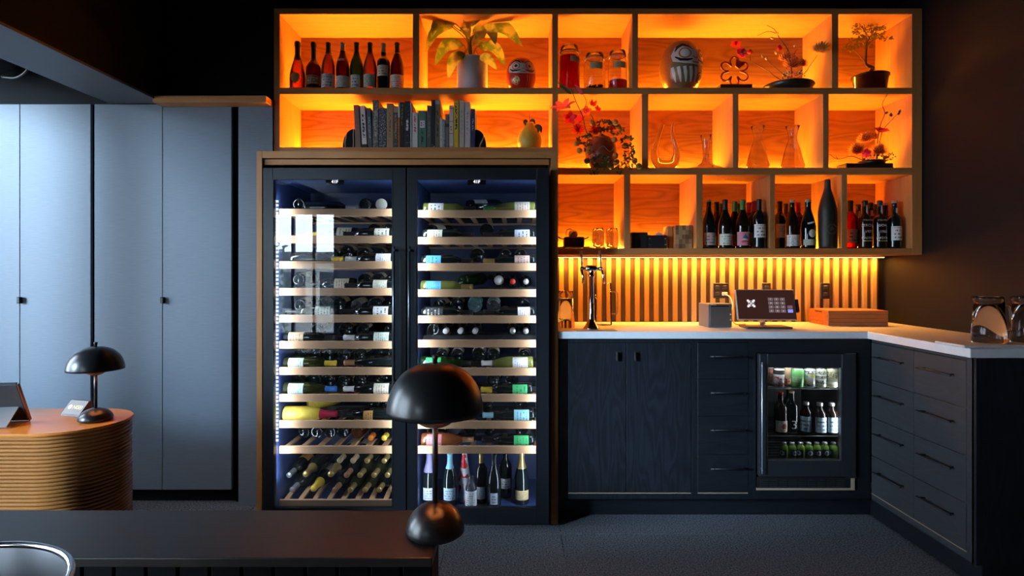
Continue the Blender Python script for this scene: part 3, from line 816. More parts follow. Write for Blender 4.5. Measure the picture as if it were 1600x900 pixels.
def E(side, n, xc, lab=None, gl='dark', kind='bordeaux', cap='black', yaw=0.0, lv=1, disc=None, y0=None):
    """bottle lying front to back, its base towards the room"""
    zt = Z(shelf_y[side][n - 1], YSF) + (-0.012 if (side == 'L' and n == 10) else 0.0055)
    r = max(p[0] for p in PROF[kind])
    def fn(label):
        loc = (X(xc, y0 or YEB), y0 or YEB, zt + r + 0.0005)
        q = Matrix.Rotation(yaw, 4, 'Z') @ Matrix.Rotation(-PI / 2 + 0.075, 4, 'X')
        t = bottle(kind, gl, label, loc=loc, rot=q.to_euler(), lab=lab, cap=cap, lv=lv, group='bottles in the %s wine fridge' % SIDE[side], lz=(.008, .115), la=1.25)
        if disc:
            bm = lathe([(0, -0.0012), (r * 0.93, -0.0012), (r * 0.93, -0.0003)], 24)
            tobj('end_sticker', bm, lab_mat(disc, 2), t)
    desc = (GW[gl] + ' bottle') + (' with ' + LABEL_WORD.get(lab, lab) + ' label' if lab else ' showing its base')
    reg(side, n, xc, (desc, fn))
def NK(side, n, xc, cap='white', gl='dark', kind='bordeaux', yaw=0.0, lab=None):
    """bottle lying front to back, its neck towards the room"""
    zt = Z(shelf_y[side][n - 1], YSF) + (-0.012 if (side == 'L' and n == 10) else 0.004)
    r = max(p[0] for p in PROF[kind])
    def fn(label):
        q = Matrix.Rotation(yaw, 4, 'Z') @ Matrix.Rotation(PI / 2, 4, 'X') @ Matrix.Rotation(PI, 4, 'Z')
        tip = 3.315
        bottle(kind, gl, label, loc=(X(xc, tip), tip + 0.299, zt + r + 0.0005), rot=q.to_euler(), cap=cap, lab=lab, lz=(.03, .11), group='bottles in the %s wine fridge' % SIDE[side])
    reg(side, n, xc, (GW[gl] + ' bottle with ' + cap + ' capsule end', fn))
# left fridge, top to bottom
S('L', 1, 478, 'R', None, cap='silver'); E('L', 1, 596, None, disc='cream'); E('L', 1, 570, None)
E('L', 1, 466, None, cap='gold')
S('L', 2, 560, 'L', 'cream', kind='burgundy', cap='yellow', la=1.3, y=3.405); S('L', 2, 618, 'L', 'cream', lv=2, lz=(.03, .115)); E('L', 2, 584, 'tan'); E('L', 2, 607, 'cream')
S('L', 3, 621, 'L', 'white', lv=1, cap='white'); E('L', 3, 517, 'cream'); E('L', 3, 541, 'cream', kind='champagne'); E('L', 3, 567, 'white'); E('L', 3, 591, 'cream'); S('L', 3, 456, 'R', None, cap='yellow'); E('L', 3, 617, 'white', kind='burgundy')
S('L', 4, 556, 'L', 'ivory', kind='burgundy', lv=3, y=3.405); S('L', 4, 620, 'L', 'ivory', lv=1, lz=(.05, .13)); E('L', 4, 569, 'white'); E('L', 4, 590, 'cream'); E('L', 4, 612, 'cream'); E('L', 4, 466, 'cream')
S('L', 5, 527, 'L', 'palegreen', lv=0); S('L', 5, 617, 'L', 'white', lv=2); E('L', 5, 502, 'tan'); E('L', 5, 528, 'tan', kind='burgundy', yaw=-.06); E('L', 5, 557, 'cream', gl='white', yaw=-.06); E('L', 5, 585, 'rosegrey', kind='burgundy'); E('L', 5, 612, 'mauve'); E('L', 5, 468, 'tan')
S('L', 6, 437, 'R', 'tan', lv=0, cap='black'); S('L', 6, 618, 'L', 'palegreen', lv=1, cap='white'); E('L', 6, 494, 'mauve'); E('L', 6, 540, 'kraft', kind='burgundy'); E('L', 6, 566, 'rosegrey'); E('L', 6, 610, 'rosegrey')
S('L', 7, 436, 'R', 'palegreen', gl='darkolive', cap='yellow', lv=1); S('L', 7, 619, 'L', None, kind='burgundy', cap='copper'); E('L', 7, 468, 'tan', yaw=-.12); E('L', 7, 491, 'tan', yaw=-.12); E('L', 7, 513, None, yaw=-.12); E('L', 7, 537, 'tan', kind='burgundy', yaw=-.12); E('L', 7, 561, 'tan', yaw=-.12); E('L', 7, 601, 'tan', kind='burgundy')
S('L', 8, 439, 'R', 'lightblue', cap='blue', kind='burgundy', lv=1, gl='darkolive'); S('L', 8, 618, 'L', 'ivory', lv=3, cap='white', kind='burgundy'); E('L', 8, 466, 'white'); E('L', 8, 490, 'tan', kind='burgundy', yaw=-.1); E('L', 8, 514, None, yaw=-.1); E('L', 8, 537, 'tan', yaw=-.1); E('L', 8, 561, 'white', kind='burgundy', yaw=-.1); E('L', 8, 585, 'cream', yaw=-.1); E('L', 8, 609, 'orange', kind='burgundy', yaw=-.05)
S('L', 9, 437, 'R', None, gl='yellowwrap', kind='champagne', cap='crimson'); S('L', 9, 616, 'L', 'orange', lz=(.115, .17), la=.8, lv=2, kind='burgundy'); E('L', 9, 480, 'gold', gl='yellowwrap', kind='champagne', cap='crimson', yaw=-1.1, y0=3.47); E('L', 9, 585, 'white'); E('L', 9, 608, 'silver')
for x_, l_, k_ in ((474, 'tan', 'bordeaux'), (494.5, 'tan', 'bordeaux'), (515, 'cream', 'bordeaux'), (535.5, 'cream', 'bordeaux')):
    E('L', 10, x_, l_, y0=3.44, yaw=-.12)
E('L', 10, 558, 'white', gl='amber', y0=3.44, yaw=-.12); NK('L', 10, 579, 'orange', yaw=.0); NK('L', 10, 600, 'yellow'); NK('L', 10, 621, 'white')
# right fridge
S('R', 1, 662, 'R', 'white', gl='olive', lv=2); S('R', 1, 836, 'L', 'cream', gl='olive', kind='burgundy', lv=3, cap='green'); E('R', 1, 731, 'white', yaw=-1.1, y0=3.44)
S('R', 2, 660, 'R', 'ivory', lv=3, cap='black'); S('R', 2, 836, 'L', 'silver', lv=2, cap='black'); E('R', 2, 672, 'ivory', yaw=-.5); E('R', 2, 760, 'steelblue', kind='burgundy', cap='silver')
S('R', 3, 658, 'R', 'blue', lv=2); S('R', 3, 836, 'L', 'rosegrey', lv=0, cap='gold'); E('R', 3, 745, 'white', lv=3, kind='burgundy'); E('R', 3, 789, 'ivory', yaw=-.02); E('R', 3, 814, 'rosegrey')
S('R', 4, 658, 'R', 'blue', gl='olive', lv=1, cap='gold'); NK('R', 4, 779, 'white', kind='champagne'); NK('R', 4, 801, 'red'); NK('R', 4, 822, 'silver'); E('R', 4, 722, None, gl='green', yaw=-.6)
S('R', 5, 655, 'R', 'black', lv=0, lz=(.03, .13)); S('R', 5, 836, 'L', 'white', lv=3, lz=(.03, .10)); E('R', 5, 686, 'cream', yaw=-.2); E('R', 5, 713, 'white', kind='burgundy', yaw=-.05); E('R', 5, 742, 'cyan', gl='aqua', kind='champagne', cap='cyan'); E('R', 5, 771, 'silver', gl='white', kind='burgundy'); E('R', 5, 818, None, kind='burgundy')
E('R', 6, 677, None, y0=3.40); NK('R', 6, 696, 'white'); E('R', 6, 706, None, kind='burgundy', y0=3.63) if False else None; NK('R', 6, 719, 'white'); NK('R', 6, 742, 'white'); NK('R', 6, 801, 'silver'); NK('R', 6, 822, 'silver')
S('R', 7, 656, 'R', 'green', lv=2, gl='green', kind='burgundy'); S('R', 7, 833, 'L', 'white', gl='olive', kind='burgundy', lv=1, cap='white'); E('R', 7, 690, 'cream'); E('R', 7, 714, 'cream'); E('R', 7, 748, 'white', kind='burgundy'); E('R', 7, 771, 'ivory'); E('R', 7, 820, 'tan')
S('R', 8, 832, 'L', 'green', lv=2, cap='yellow', lz=(.03, .115)); E('R', 8, 770, 'cream', kind='burgundy', yaw=-.15); S('R', 8, 657, 'R', 'kraft'); E('R', 8, 800, None)
S('R', 9, 835, 'L', 'cyan', lv=0, cap='cyan', kind='burgundy'); E('R', 9, 690, 'tan'); E('R', 9, 760, 'rosegrey'); E('R', 9, 815, 'silver'); S('R', 9, 656, 'R', 'cream', cap='cyan')
S('R', 10, 659, 'R', 'pink', gl='rose', lv=2, cap='rose' if False else 'copper', kind='burgundy'); S('R', 10, 834, 'L', 'green', lv=0, lz=(.03, .115)); E('R', 10, 735, 'mauve', kind='burgundy', cap='silver'); E('R', 10, 690, 'ivory'); E('R', 10, 765, None); E('R', 10, 815, 'white')
for (side, n), lst in SEQ.items():
    lst.sort(key=lambda q: q[0])
    for k, (px_, (desc, fn)) in enumerate(lst):
        fn('%s, %s from left, %s shelf of %s wine fridge' % (desc, ORD[k + 1], ORD[n], SIDE[side]))

# slanting pile of bottles in the left fridge's bottom bay
z_r = Z(781, YSF) - 0.012
AX = Vector((0.11, math.cos(math.radians(6)), math.sin(math.radians(6)))).normalized()
SL = Vector((0, math.cos(math.radians(6)), math.sin(math.radians(6))))
NR = Vector((0, -math.sin(math.radians(6)), math.cos(math.radians(6))))
pile = [  # tip px, layer, capsule, glass, kind, label, words
 (456, 1, 'silver', 'dark', 'bordeaux', None), (489, 1, 'yellow', 'dark', 'champagne', 'ivory'), (523, 1, 'copper', 'dark', 'bordeaux', None), (547, 1, 'gold', 'darkolive', 'bordeaux', None), (570, 1, 'gold', 'darkolive', 'bordeaux', None), (592, 1, 'gold', 'dark', 'bordeaux', 'cream'), (614, 1, 'tan', 'dark', 'bordeaux', None),
 (477, 2, 'gold', 'dark', 'champagne', None), (516, 2, 'gold', 'dark', 'champagne', None), (541, 2, 'copper', 'dark', 'bordeaux', None), (562, 2, 'gold', 'darkolive', 'bordeaux', 'white'), (584, 2, 'gold', 'darkolive', 'bordeaux', None), (605, 2, 'gold', 'dark', 'bordeaux', None),
 (451, 2, 'silver', 'dark', 'bordeaux', 'orange'), (530, 3, 'tan', 'dark', 'bordeaux', 'cream'), (551, 3, 'tan', 'dark', 'bordeaux', 'white'), (573, 3, 'gold', 'dark', 'bordeaux', None), (600, 3, 'gold', 'darkolive', 'bordeaux', None)]
LAYW = {1: 'bottom', 2: 'middle', 3: 'top'}
cnt = {}
pile.sort(key=lambda q: (q[1], q[0]))
for (pxt, lay, capc, gl, kind, lab) in pile:
    cnt[lay] = cnt.get(lay, 0) + 1
    r = max(p[0] for p in PROF[kind]); hgt = PROF[kind][-1][1]
    tipY = 3.315 - (lay - 1) * 0.004
    # centre line height above the slanting slats
    h = (0.046 if kind == 'champagne' else 0.0405) + (lay - 1) * 0.078
    s_along = 0.045 + (lay - 1) * 0.02
    org = Vector((0, YSF + 0.0165, z_r)) + SL * s_along + NR * h
    tip = Vector((X(pxt, org.y), org.y, org.z))
    base = tip + AX * hgt
    q = (-AX).to_track_quat('Z', 'Y')
    # roll so that the label looks up
    m = q.to_matrix()
    ly = -(m @ Vector((0, 1, 0)))
    want = (NR - AX * NR.dot(AX)).normalized()
    ang = math.atan2((ly.cross(want)).dot(m @ Vector((0, 0, 1))), ly.dot(want))
    rot = (m.to_4x4() @ Matrix.Rotation(ang, 4, 'Z')).to_euler()
    bottle(kind, gl, '%s bottle with %s neck, %s from left, %s layer of left fridge pile' % (GW[gl], capc, ORD[cnt[lay]], LAYW[lay]), loc=base, rot=rot, lab=lab, cap=capc, lz=(.05, .13), la=1.2,
           group='bottles piled in the bottom of the left wine fridge')

# standing bottles at the bottom of the right fridge
koi = N('white bottle with red koi patches')
tc = koi.n('TexCoord'); nz = koi.n('TexNoise', None, Vector=tc.outputs['Object'], Scale=22.0, Detail=1.0)
g = koi.math('GREATER_THAN', nz.outputs[0], 0.53)
pb = koi.n('BsdfPrincipled', None, Base_Color=koi.mix(g, (0.82, 0.82, 0.84), (0.72, 0.02, 0.03)), Roughness=0.25)
koi_mat = koi.done(pb.outputs[0])
ZFR = 0.0468
def stand(px_, Y, kind, gl, label, **kw):
    return bottle(kind, gl, label, loc=(X(px_, Y), Y, ZFR), group='bottles standing in the bottom of the right wine fridge', **kw)
stand(671, 3.38, 'champagne', 'dark', 'sparkling bottle with violet foil and grey label standing in right fridge', lab='silver', cap='purple', capz=.185, lz=(.03, .10), la=.8)
stand(703, 3.36, 'burgundy', 'dark', 'bottle with pale blue foil and light blue label in right fridge', lab='lightblue', cap='cyan', capz=.21, lz=(.035, .105), la=.95)
stand(726, 3.40, 'flute', 'white', 'white sake bottle with red koi patches in right fridge', body_mat=koi_mat, cap='white', capz=.30)
stand(736, 3.32, 'small', 'white', 'small clear bottle with white wraparound label in right fridge', lab='white', lz=(.012, .10), la=1.5, lv=1)
stand(752, 3.39, 'bordeaux', 'dark', 'slim bottle with gold capsule and narrow white label in right fridge', lab='white', cap='gold', lz=(.03, .10), la=.7, lv=1)
stand(772, 3.34, 'burgundy', 'dark', 'dark bottle with twin silver labels in right fridge', lab='silver', cap='black', lz=(.02, .085), la=.5, lv=2)
stand(790, 3.47, 'bordeaux', 'dark', 'bottle with white label standing furthest back in right fridge', lab='white', lz=(.06, .12), la=.9, lv=2)
stand(815, 3.38, 'champagne', 'dark', 'sparkling bottle with gold foil and gold label in right fridge', lab='gold', cap='gold', capz=.205, lz=(.03, .085), la=1.1, lv=1)
# ------------------------------------------------------------------ things in the shelving
F1, F2L, F2R, F3 = rowz['f1'], rowz['f2l'], rowz['f2r'], rowz['f3']
EPS = 0.0006
# --- eight bottles, top left compartment
YT = 3.535
G1 = 'bottles in the top left compartment'
domlab = paper('shield label', (0.36, 0.30, 0.12), (0.08, 0.06, 0.02), 6, 2.0, .7)
t = bottle('domchamp', 'amber', 'bulbous amber champagne bottle with shield label, leftmost on the top shelf', loc=(X(465, YT), YT, F1 + EPS), cap='black', capz=.20, group=G1)
shp = [(x * .030, z * .032) for x, z in [(-.8, .9), (-.3, 1.05), (.3, 1.05), (.8, .9), (1, .4), (.9, -.1), (.55, -.6), (0, -1), (-.55, -.6), (-.9, -.1), (-1, .4)]]
tobj('label', wrap(poly_bm(shp, 3), PR['domchamp'], 0.068, 0.001), domlab, t)
bottle('squat', 'ruby', 'round-shouldered dark bottle with brown label beside the amber champagne', loc=(X(490, YT), YT, F1 + EPS), lab='brown', cap='black', lz=(.015, .088), la=1.35, group=G1)
bottle('burgundy', 'rose', 'rose wine bottle with white label and dark capsule on top shelf', loc=(X(513, YT), YT, F1 + EPS), lab='white', cap='black', lz=(.015, .098), la=1.3, group=G1, lab2=('white', .221, .226, 1.5))
bottle('burgundy', 'ruby', 'dark pink wine bottle with grey capsule and neck seal on top shelf', loc=(X(535.5, YT), YT, F1 + EPS), lab='white', cap='grey', lz=(.015, .085), la=1.3, lv=1, capz=.245, group=G1, lab2=('ivory', .178, .192, .6))
bottle('burgundy', 'green', 'green glass bottle with small white picture label on top shelf', loc=(X(557.2, YT), YT, F1 + EPS), lab='white', cap='black', lz=(.012, .09), la=.75, lv=2, group=G1)
bottle('burgundy', 'rose', 'orange rose bottle with grey green label on top shelf', loc=(X(578.3, YT), YT, F1 + EPS), lab='palegreen', cap='black', lz=(.018, .095), la=1.0, lv=1, group=G1)
bottle('madeira', 'dark', 'square-shouldered black bottle with high picture label on top shelf', loc=(X(599.4, YT), YT, F1 + EPS), lab='cream', cap='grey', lz=(.085, .150), la=1.0, lv=2, capz=.235, group=G1)
bottle('burgundy', 'ruby', 'dark red wine bottle with cream label, rightmost on the top shelf', loc=(X(620.6, YT), YT, F1 + EPS), lab='cream', cap='black', lz=(.012, .092), la=1.3, lv=3, group=G1, lab2=('orange', .228, .234, 1.5))

# --- potted plant
YPL = 3.62
t = thing('potted_plant', 'leafy variegated plant in a white cylindrical pot on top shelf', 'plant', (X(738, YPL), YPL, F1 + EPS))
pr_ = 24 / 900 * YPL
hp = Z(94, YPL) - F1
tobj('pot', lathe([(0, 0), (pr_ * .94, 0), (pr_, .006), (pr_, hp - .004), (pr_ - .003, hp), (pr_ - .010, hp), (pr_ - .011, hp - .02), (0, hp - .02)], 36), plain('white ceramic pot', (0.72, 0.70, 0.70), 0.5), t)
tobj('soil', lathe([(pr_ - .012, hp - .0195), (0, hp - .015)], 24), plain('soil', (0.03, 0.02, 0.012), 0.9), t)
lf = N('variegated leaf')
tc = lf.n('TexCoord'); nz = lf.n('TexNoise', None, Vector=tc.outputs['Object'], Scale=14.0, Detail=5.0)
f_ = lf.n('MapRange', None, Value=nz.outputs[0], From_Min=0.42, From_Max=0.58)
colr = lf.mix(f_.outputs[0], (0.16, 0.25, 0.04), (0.58, 0.54, 0.13))
pp = lf.n('BsdfPrincipled', None, Base_Color=colr, Roughness=0.35)
tl = lf.n('BsdfTranslucent', None, Color=colr)
leaf_mat = lf.done(lf.n('MixShader', None, i0=0.35, i1=pp.outputs[0], i2=tl.outputs[0]).outputs[0])
stem_mat = plain('green stem', (0.13, 0.20, 0.04), 0.5)
def cp(cx, cy): return (650 + cx * .1556, 10 + cy * .1556)
LV = [  # crown point, blade base, mid, tip (crop pixels), width px, depth offsets
 ((500, 330), (345, 190), (190, 260), (95, 465), 15, (0, -.03, -.05, -.03)),
 ((520, 300), (400, 105), (230, 150), (150, 325), 15, (0, -.03, -.07, -.08)),
 ((545, 300), (545, 165), (500, 105), (468, 52), 12, (0, .0, -.03, -.10)),
 ((545, 300), (548, 165), (590, 110), (645, 75), 11, (0, -.02, -.06, -.09)),
 ((560, 330), (700, 185), (900, 225), (1072, 405), 19, (0, -.02, -.05, -.06)),
 ((560, 330), (680, 195), (760, 250), (800, 385), 17, (0, -.05, -.10, -.12)),
 ((550, 330), (600, 195), (640, 280), (575, 390), 19, (0, -.05, -.10, -.12)),
 ((500, 430), (480, 385), (300, 400), (190, 590), 18, (0, -.06, -.08, -.08)),
 ((500, 440), (490, 470), (380, 540), (320, 735), 16, (0, -.08, -.12, -.13)),
 ((590, 430), (660, 380), (800, 425), (895, 595), 16, (0, -.04, -.07, -.07)),
 ((590, 440), (640, 500), (720, 530), (812, 635), 14, (0, -.08, -.12, -.13)),
 ((510, 320), (440, 150), (500, 220), (530, 330), 17, (0, .02, .0, -.02)),
 ((520, 320), (380, 110), (320, 95), (245, 80), 10, (0, .0, .0, -.02)),
 ((560, 400), (620, 400), (700, 400), (770, 360), 14, (0, .02, .04, .05)),
 ((520, 420), (470, 520), (430, 520), (380, 600), 14, (0, -.05, -.08, -.1)),
 ((560, 330), (610, 190), (660, 150), (730, 130), 12, (0, .04, .07, .08))]
for crown, b0, mid, tip, wpx, dep in LV:
    w_ = [P(*cp(*q), YPL + dd) for q, dd in zip((crown, b0, mid, tip), dep)]
    base = Vector((X(737, YPL) + random.uniform(-.012, .012), YPL + random.uniform(-.012, .012), F1 + hp - .02))
    w_ = [Vector((q.x, max(q.y, YS - 0.045), min(q.z, rowz['top'] - 0.004 if q.y > YS - 0.02 else 9))) for q in w_]
    def clampz(bm):
        for v in bm.verts:
            if v.co.y > YS - .008: v.co.z = min(v.co.z, rowz['top'] - .003)
        return bm
    o = tobj('leaf', clampz(leaf([w_[1], w_[2], w_[3]], wpx / 900 * YPL * 1.1, None, 0.22, n=10)), leaf_mat, t, world=True)
    tobj('leaf_stem', clampz(tube(curve_pts([base, (base + w_[0]) / 2, w_[0], w_[1]], 4), 0.0028, 6)), stem_mat, o, world=True)

# --- daruma dolls
def daruma(label, px_, Y, floor, height, rotz, skin, trim, face_white=(0.80, 0.76, 0.72), big=False, width=None):
    t = thing('daruma_doll', label, 'doll', (X(px_, Y), Y, floor + EPS), (0, 0, rotz), 'daruma dolls')
    R = (width or height * 0.96) / 2
    prof = [(R * math.sin(PI * u) ** .75 * (1 if u > .5 else 1) if 0 < u < 1 else 0, height * (0.5 - 0.5 * math.cos(PI * u))) for u in [k / 20 for k in range(21)]]
    prof = [(0, 0), (R * .62, 0)] + [(max(r, R * .66) if z < height * .1 else r, z) for r, z in prof if z > 0.004 and z < height * .995] + [(0, height)]
    tobj('body', lathe(prof, 36), skin, t)
    rf = prof_r([p for p in prof if p[0] > 0])
    h = height
    def dec(name, pts, mat, off):
        pts = [(x * h, z * h) for x, z in pts]
        zc = sum(p[1] for p in pts) / len(pts)
        bm = poly_bm([(x, z - zc) for x, z in pts], 4)
        for v in bm.verts:
            zz = v.co.z + zc; r = rf(zz); a = v.co.x / R * 1.05
            v.co = Vector(((r + off) * math.sin(a), -(r + off) * math.cos(a), zz))
        bmesh.ops.recalc_face_normals(bm, faces=bm.faces)
        return tobj(name, bm, mat, t)
    wht = plain('doll white', face_white, 0.35); blk = plain('doll black', (0.012, 0.010, 0.010), 0.35); red = plain('doll orange', (0.62, 0.16, 0.05), .4)
    gld = plain('doll gold', (0.58, 0.42, 0.14), .35, .5)
    face = [(-.40, .52), (-.44, .64), (-.38, .78), (-.20, .85), (-.08, .80), (0, .74), (.08, .80), (.20, .85), (.38, .78), (.44, .64), (.40, .52), (.2, .47), (0, .455), (-.2, .47)]
    dec('face', face, wht, .0012)
    for s in (-1, 1):
        dec('eye_rim', ell(s * .19, .665, .115, .105), red, .0020)
        dec('eye_white', ell(s * .19, .665, .085, .08), wht, .0028)
        if not big or s > 0: dec('pupil', ell(s * .185, .665, .042, .042), blk, .0036)
        dec('eyebrow', stroke2([(s * .05, .74), (s * .12, .80), (s * .24, .83), (s * .33, .78), (s * .37, .70)], [.02, .05, .06, .055, .02]), blk, .0034)
        dec('moustache', stroke2([(s * .06, .55), (s * .16, .53), (s * .27, .54), (s * .36, .60)], [.02, .045, .05, .02]), blk, .0030)
    dec('nose', stroke2([(-.05, .60), (0, .575), (.05, .60)], .018), red, .0030)
    dec('mouth', stroke2([(-.07, .505), (0, .495), (.07, .505)], .02), red, .0030)
    for k in range(5):
        x = -.40 + k * .105 if big else .12 + k * .075
        dec('robe_stroke', stroke2([(x - .01, .42), (x + .01, .30), (x + .03 if big else x, .16)], [.055, .06, .025] if big else [.016, .016, .01]), wht if big else gld, .0016)
    pts = []
    for k in range(26):
        a = k * .62; rr = .02 + .11 * k / 26
        pts.append(((.16 if big else -.20) + rr * math.cos(a), .27 + rr * math.sin(a)))
    for k in range(0, 24, 4):
        dec('robe_mark', stroke2(pts[k:k + 4], .022), blk if big else gld, .0016)
    return t
red_doll = grainy('doll red lacquer', (0.56, 0.020, 0.012), (0.62, 0.030, 0.015), (30, 30, 30), 0.28)
gold_doll = grainy('doll gold lacquer', (0.30, 0.20, 0.09), (0.38, 0.26, 0.12), (60, 60, 60), 0.3, metal=.4)
daruma('small red daruma doll beside the potted plant', 814, 3.60, F1, Z(91.5, 3.60) - F1, 0.12, red_doll, None, width=.185)
daruma('large gold and white daruma doll facing right', 1064, 3.62, F1, Z(66, 3.62) - F1, 0.42, gold_doll, None, big=True, width=.262)

# --- books and bookends
YBk = 3.50
WHT, BLK = (0.72, 0.70, 0.66), (0.016, 0.016, 0.018)
def cbk(cx): return 530 + cx * .15
def cby(cy): return 145 + cy * .15
books = [ # x0,x1,top (crop px), colour, ink, opts, words
 (160, 225, 128, (0.16, 0.15, 0.13), (0.35, 0.07, 0.05), dict(band=[(.9, .97, (0.5, .06, .04))]), 'grey book with red spot, leftmost of the row', .053),
 (228, 290, 136, (0.62, 0.61, 0.60), BLK, dict(band=[(0, .1, (0.02, .02, .02))], wid=.25), 'white book with black foot, leaning second in the row', .053),
 (293, 345, 160, (0.085, 0.095, 0.13), (0.4, .4, .4), {}, 'slate blue book leaning third in the row', .05),
 (348, 408, 78, (0.10, 0.10, 0.085), (0.4, .4, .36), dict(mottled=((0.24, .24, .21), 60, .52)), 'tall grey mottled book towards the left of the row', .0),
 (413, 490, 158, (0.035, 0.035, 0.07), (0.5, .5, .5), dict(mottled=((0.42, .42, .42), 150, .56), amount=0.), 'navy and white patterned book left of the tan one', .0),
 (493, 563, 115, (0.36, 0.22, 0.12), (0.15, .09, .05), dict(wid=.15), 'plain tan book left of the middle', .0),
 (566, 610, 140, (0.03, 0.07, 0.065), (0.5, .2, .1), dict(mottled=((0.45, .16, .10), 90, .60), band=[(.85, .98, (.42, .24, .2))]), 'dark teal book with a colourful spine', .0),
 (612, 632, 105, (0.60, 0.57, 0.55), (0.5, .1, .03), dict(band=[(0, .68, (.50, .12, .03))], amount=0.), 'narrow white and orange book', .0),
 (634, 678, 100, (0.014, 0.014, 0.012), (0.20, .20, .05), dict(z0=.5, z1=.95), 'black book with olive lettering', .0),
 (680, 738, 88, (0.014, 0.013, 0.018), (0.65, .63, .62), dict(z0=.38, z1=.62, mottled=((0.09, .08, .20), 70, .6)), 'black book with white lettering near the middle', .0),
 (740, 756, 105, (0.50, 0.50, 0.55), BLK, dict(amount=0.), 'thin pale grey book near the middle', .0),
 (762, 818, 205, (0.62, 0.58, 0.56), (0.5, .05, .06), dict(z0=.45, z1=.95), 'short white book with red lettering left of the green one', .0),
 (824, 908, 188, (0.075, 0.185, 0.135), BLK, dict(z0=.1, z1=.5, wid=.14, band=None), 'wide green book with a white square on its spine', .0),
 (914, 956, 132, (0.10, 0.095, 0.095), (0.3, .3, .3), dict(amount=.4), 'grey brown book right of the green one', .0),
 (958, 998, 75, (0.016, 0.018, 0.026), (0.6, .6, .6), dict(z0=.02, z1=.08, wid=.35), 'tall black book with a small white mark at the foot', .0),
 (1000, 1048, 80, (0.15, 0.125, 0.07), (0.03, .03, .03), dict(band=[(.92, 1, (.35, .48, .60))], freq=14), 'olive book with a sky blue top', .0),
 (1048, 1074, 258, (0.62, 0.58, 0.48), (0.2, .1, .1), dict(wid=.1), 'small cream book right of the olive one', .0),
 (1076, 1100, 278, (0.34, 0.42, 0.46), (0.1, .2, .3), dict(mottled=((0.12, .22, .34), 120, .55)), 'small blue patterned book, shortest of the row', .0),
 (1104, 1142, 222, (0.15, 0.14, 0.13), BLK, dict(band=[(.62, .72, (.02, .02, .02))], amount=0.), 'short grey book with a black band', .0),
 (1146, 1190, 130, (0.60, 0.52, 0.45), (0.4, .06, .04), dict(band=[(.92, .94, (.4, .05, .04)), (.62, .635, (.4, .05, .04)), (.34, .355, (.4, .05, .04)), (.04, .055, (.4, .05, .04))], z0=.42, z1=.52), 'cream book with thin red bands', .0),
 (1194, 1244, 84, (0.66, 0.48, 0.035), BLK, dict(z0=.4, z1=.95, wid=.22), 'bright yellow book near the right end', .0),
 (1252, 1302, 80, (0.50, 0.46, 0.42), (0.25, .2, .2), dict(amount=.5), 'pale grey book right of the yellow one', .0),
 (1310, 1364, 95, (0.56, 0.54, 0.54), (0.12, .12, .12), dict(z0=.3, z1=.8, wid=.12), 'white book left of the blue one at the right end', .0),
 (1372, 1416, 168, (0.016, 0.030, 0.12), (0.6, .6, .65), dict(z0=.45, z1=.75, wid=.2), 'dark blue book, rightmost of the row', -.035)]
page_mat = plain('book pages', (0.62, 0.56, 0.46), 0.8)
for (c0, c1, ct_, colr, ink, opt, words, lean) in books:
    x0, x1 = X(cbk(c0), YBk) + .0005, X(cbk(c1), YBk) - .0005
    h = Z(cby(ct_), YBk) - F2L
    w_ = (x1 - x0) * (.82 if lean > 0 else 1); dpt = min(.24, h * .72); dpt = max(dpt, .12)
    
    ox = 0.0
    t = thing('book', words, 'book', (x0 + (h * math.sin(lean) * .5 if lean > 0 else 0), YBk, F2L + EPS), (0, -lean if lean > 0 else 0, 0), group='books on the left shelf')
    m_ = spine('spine ' + words[:24], colr, ink, **{k: v for k, v in opt.items() if v is not None})
    th = .0022
    bm = bmesh.new()
    bbox(bm, ox, ox + w_, 0, .003, 0, h, .0008); bbox(bm, ox, ox + th, .0028, dpt, 0, h); bbox(bm, ox + w_ - th, ox + w_, .0028, dpt, 0, h)
    tobj('cover', bm, m_, t)
    if w_ > .008: tobj('pages', bbox(bmesh.new(), ox + th + .0002, ox + w_ - th - .0002, .0032, dpt - .004, .003, h - .004), page_mat, t)
    if 'white square' in words:
        tobj('spine_label', bbox(bmesh.new(), ox + w_ * .2, ox + w_ * .8, -.0006, 0, h * .55, h * .74), spine('spine square print', (0.72, 0.68, 0.68), (0.35, 0.04, 0.05), .2, .8, .3, 5.), t)
be_m = N('black marbled stone')
tc = be_m.n('TexCoord'); wv = be_m.n('TexWave', None, Vector=tc.outputs['Object'], Scale=6.0, Distortion=6.0, Detail=2.0)
g = be_m.math('GREATER_THAN', wv.outputs[1], 0.97)
be_mat = be_m.done(be_m.n('BsdfPrincipled', None, Base_Color=be_m.mix(g, (0.012, 0.012, 0.014), (0.45, 0.40, 0.34)), Roughness=0.2).outputs[0])
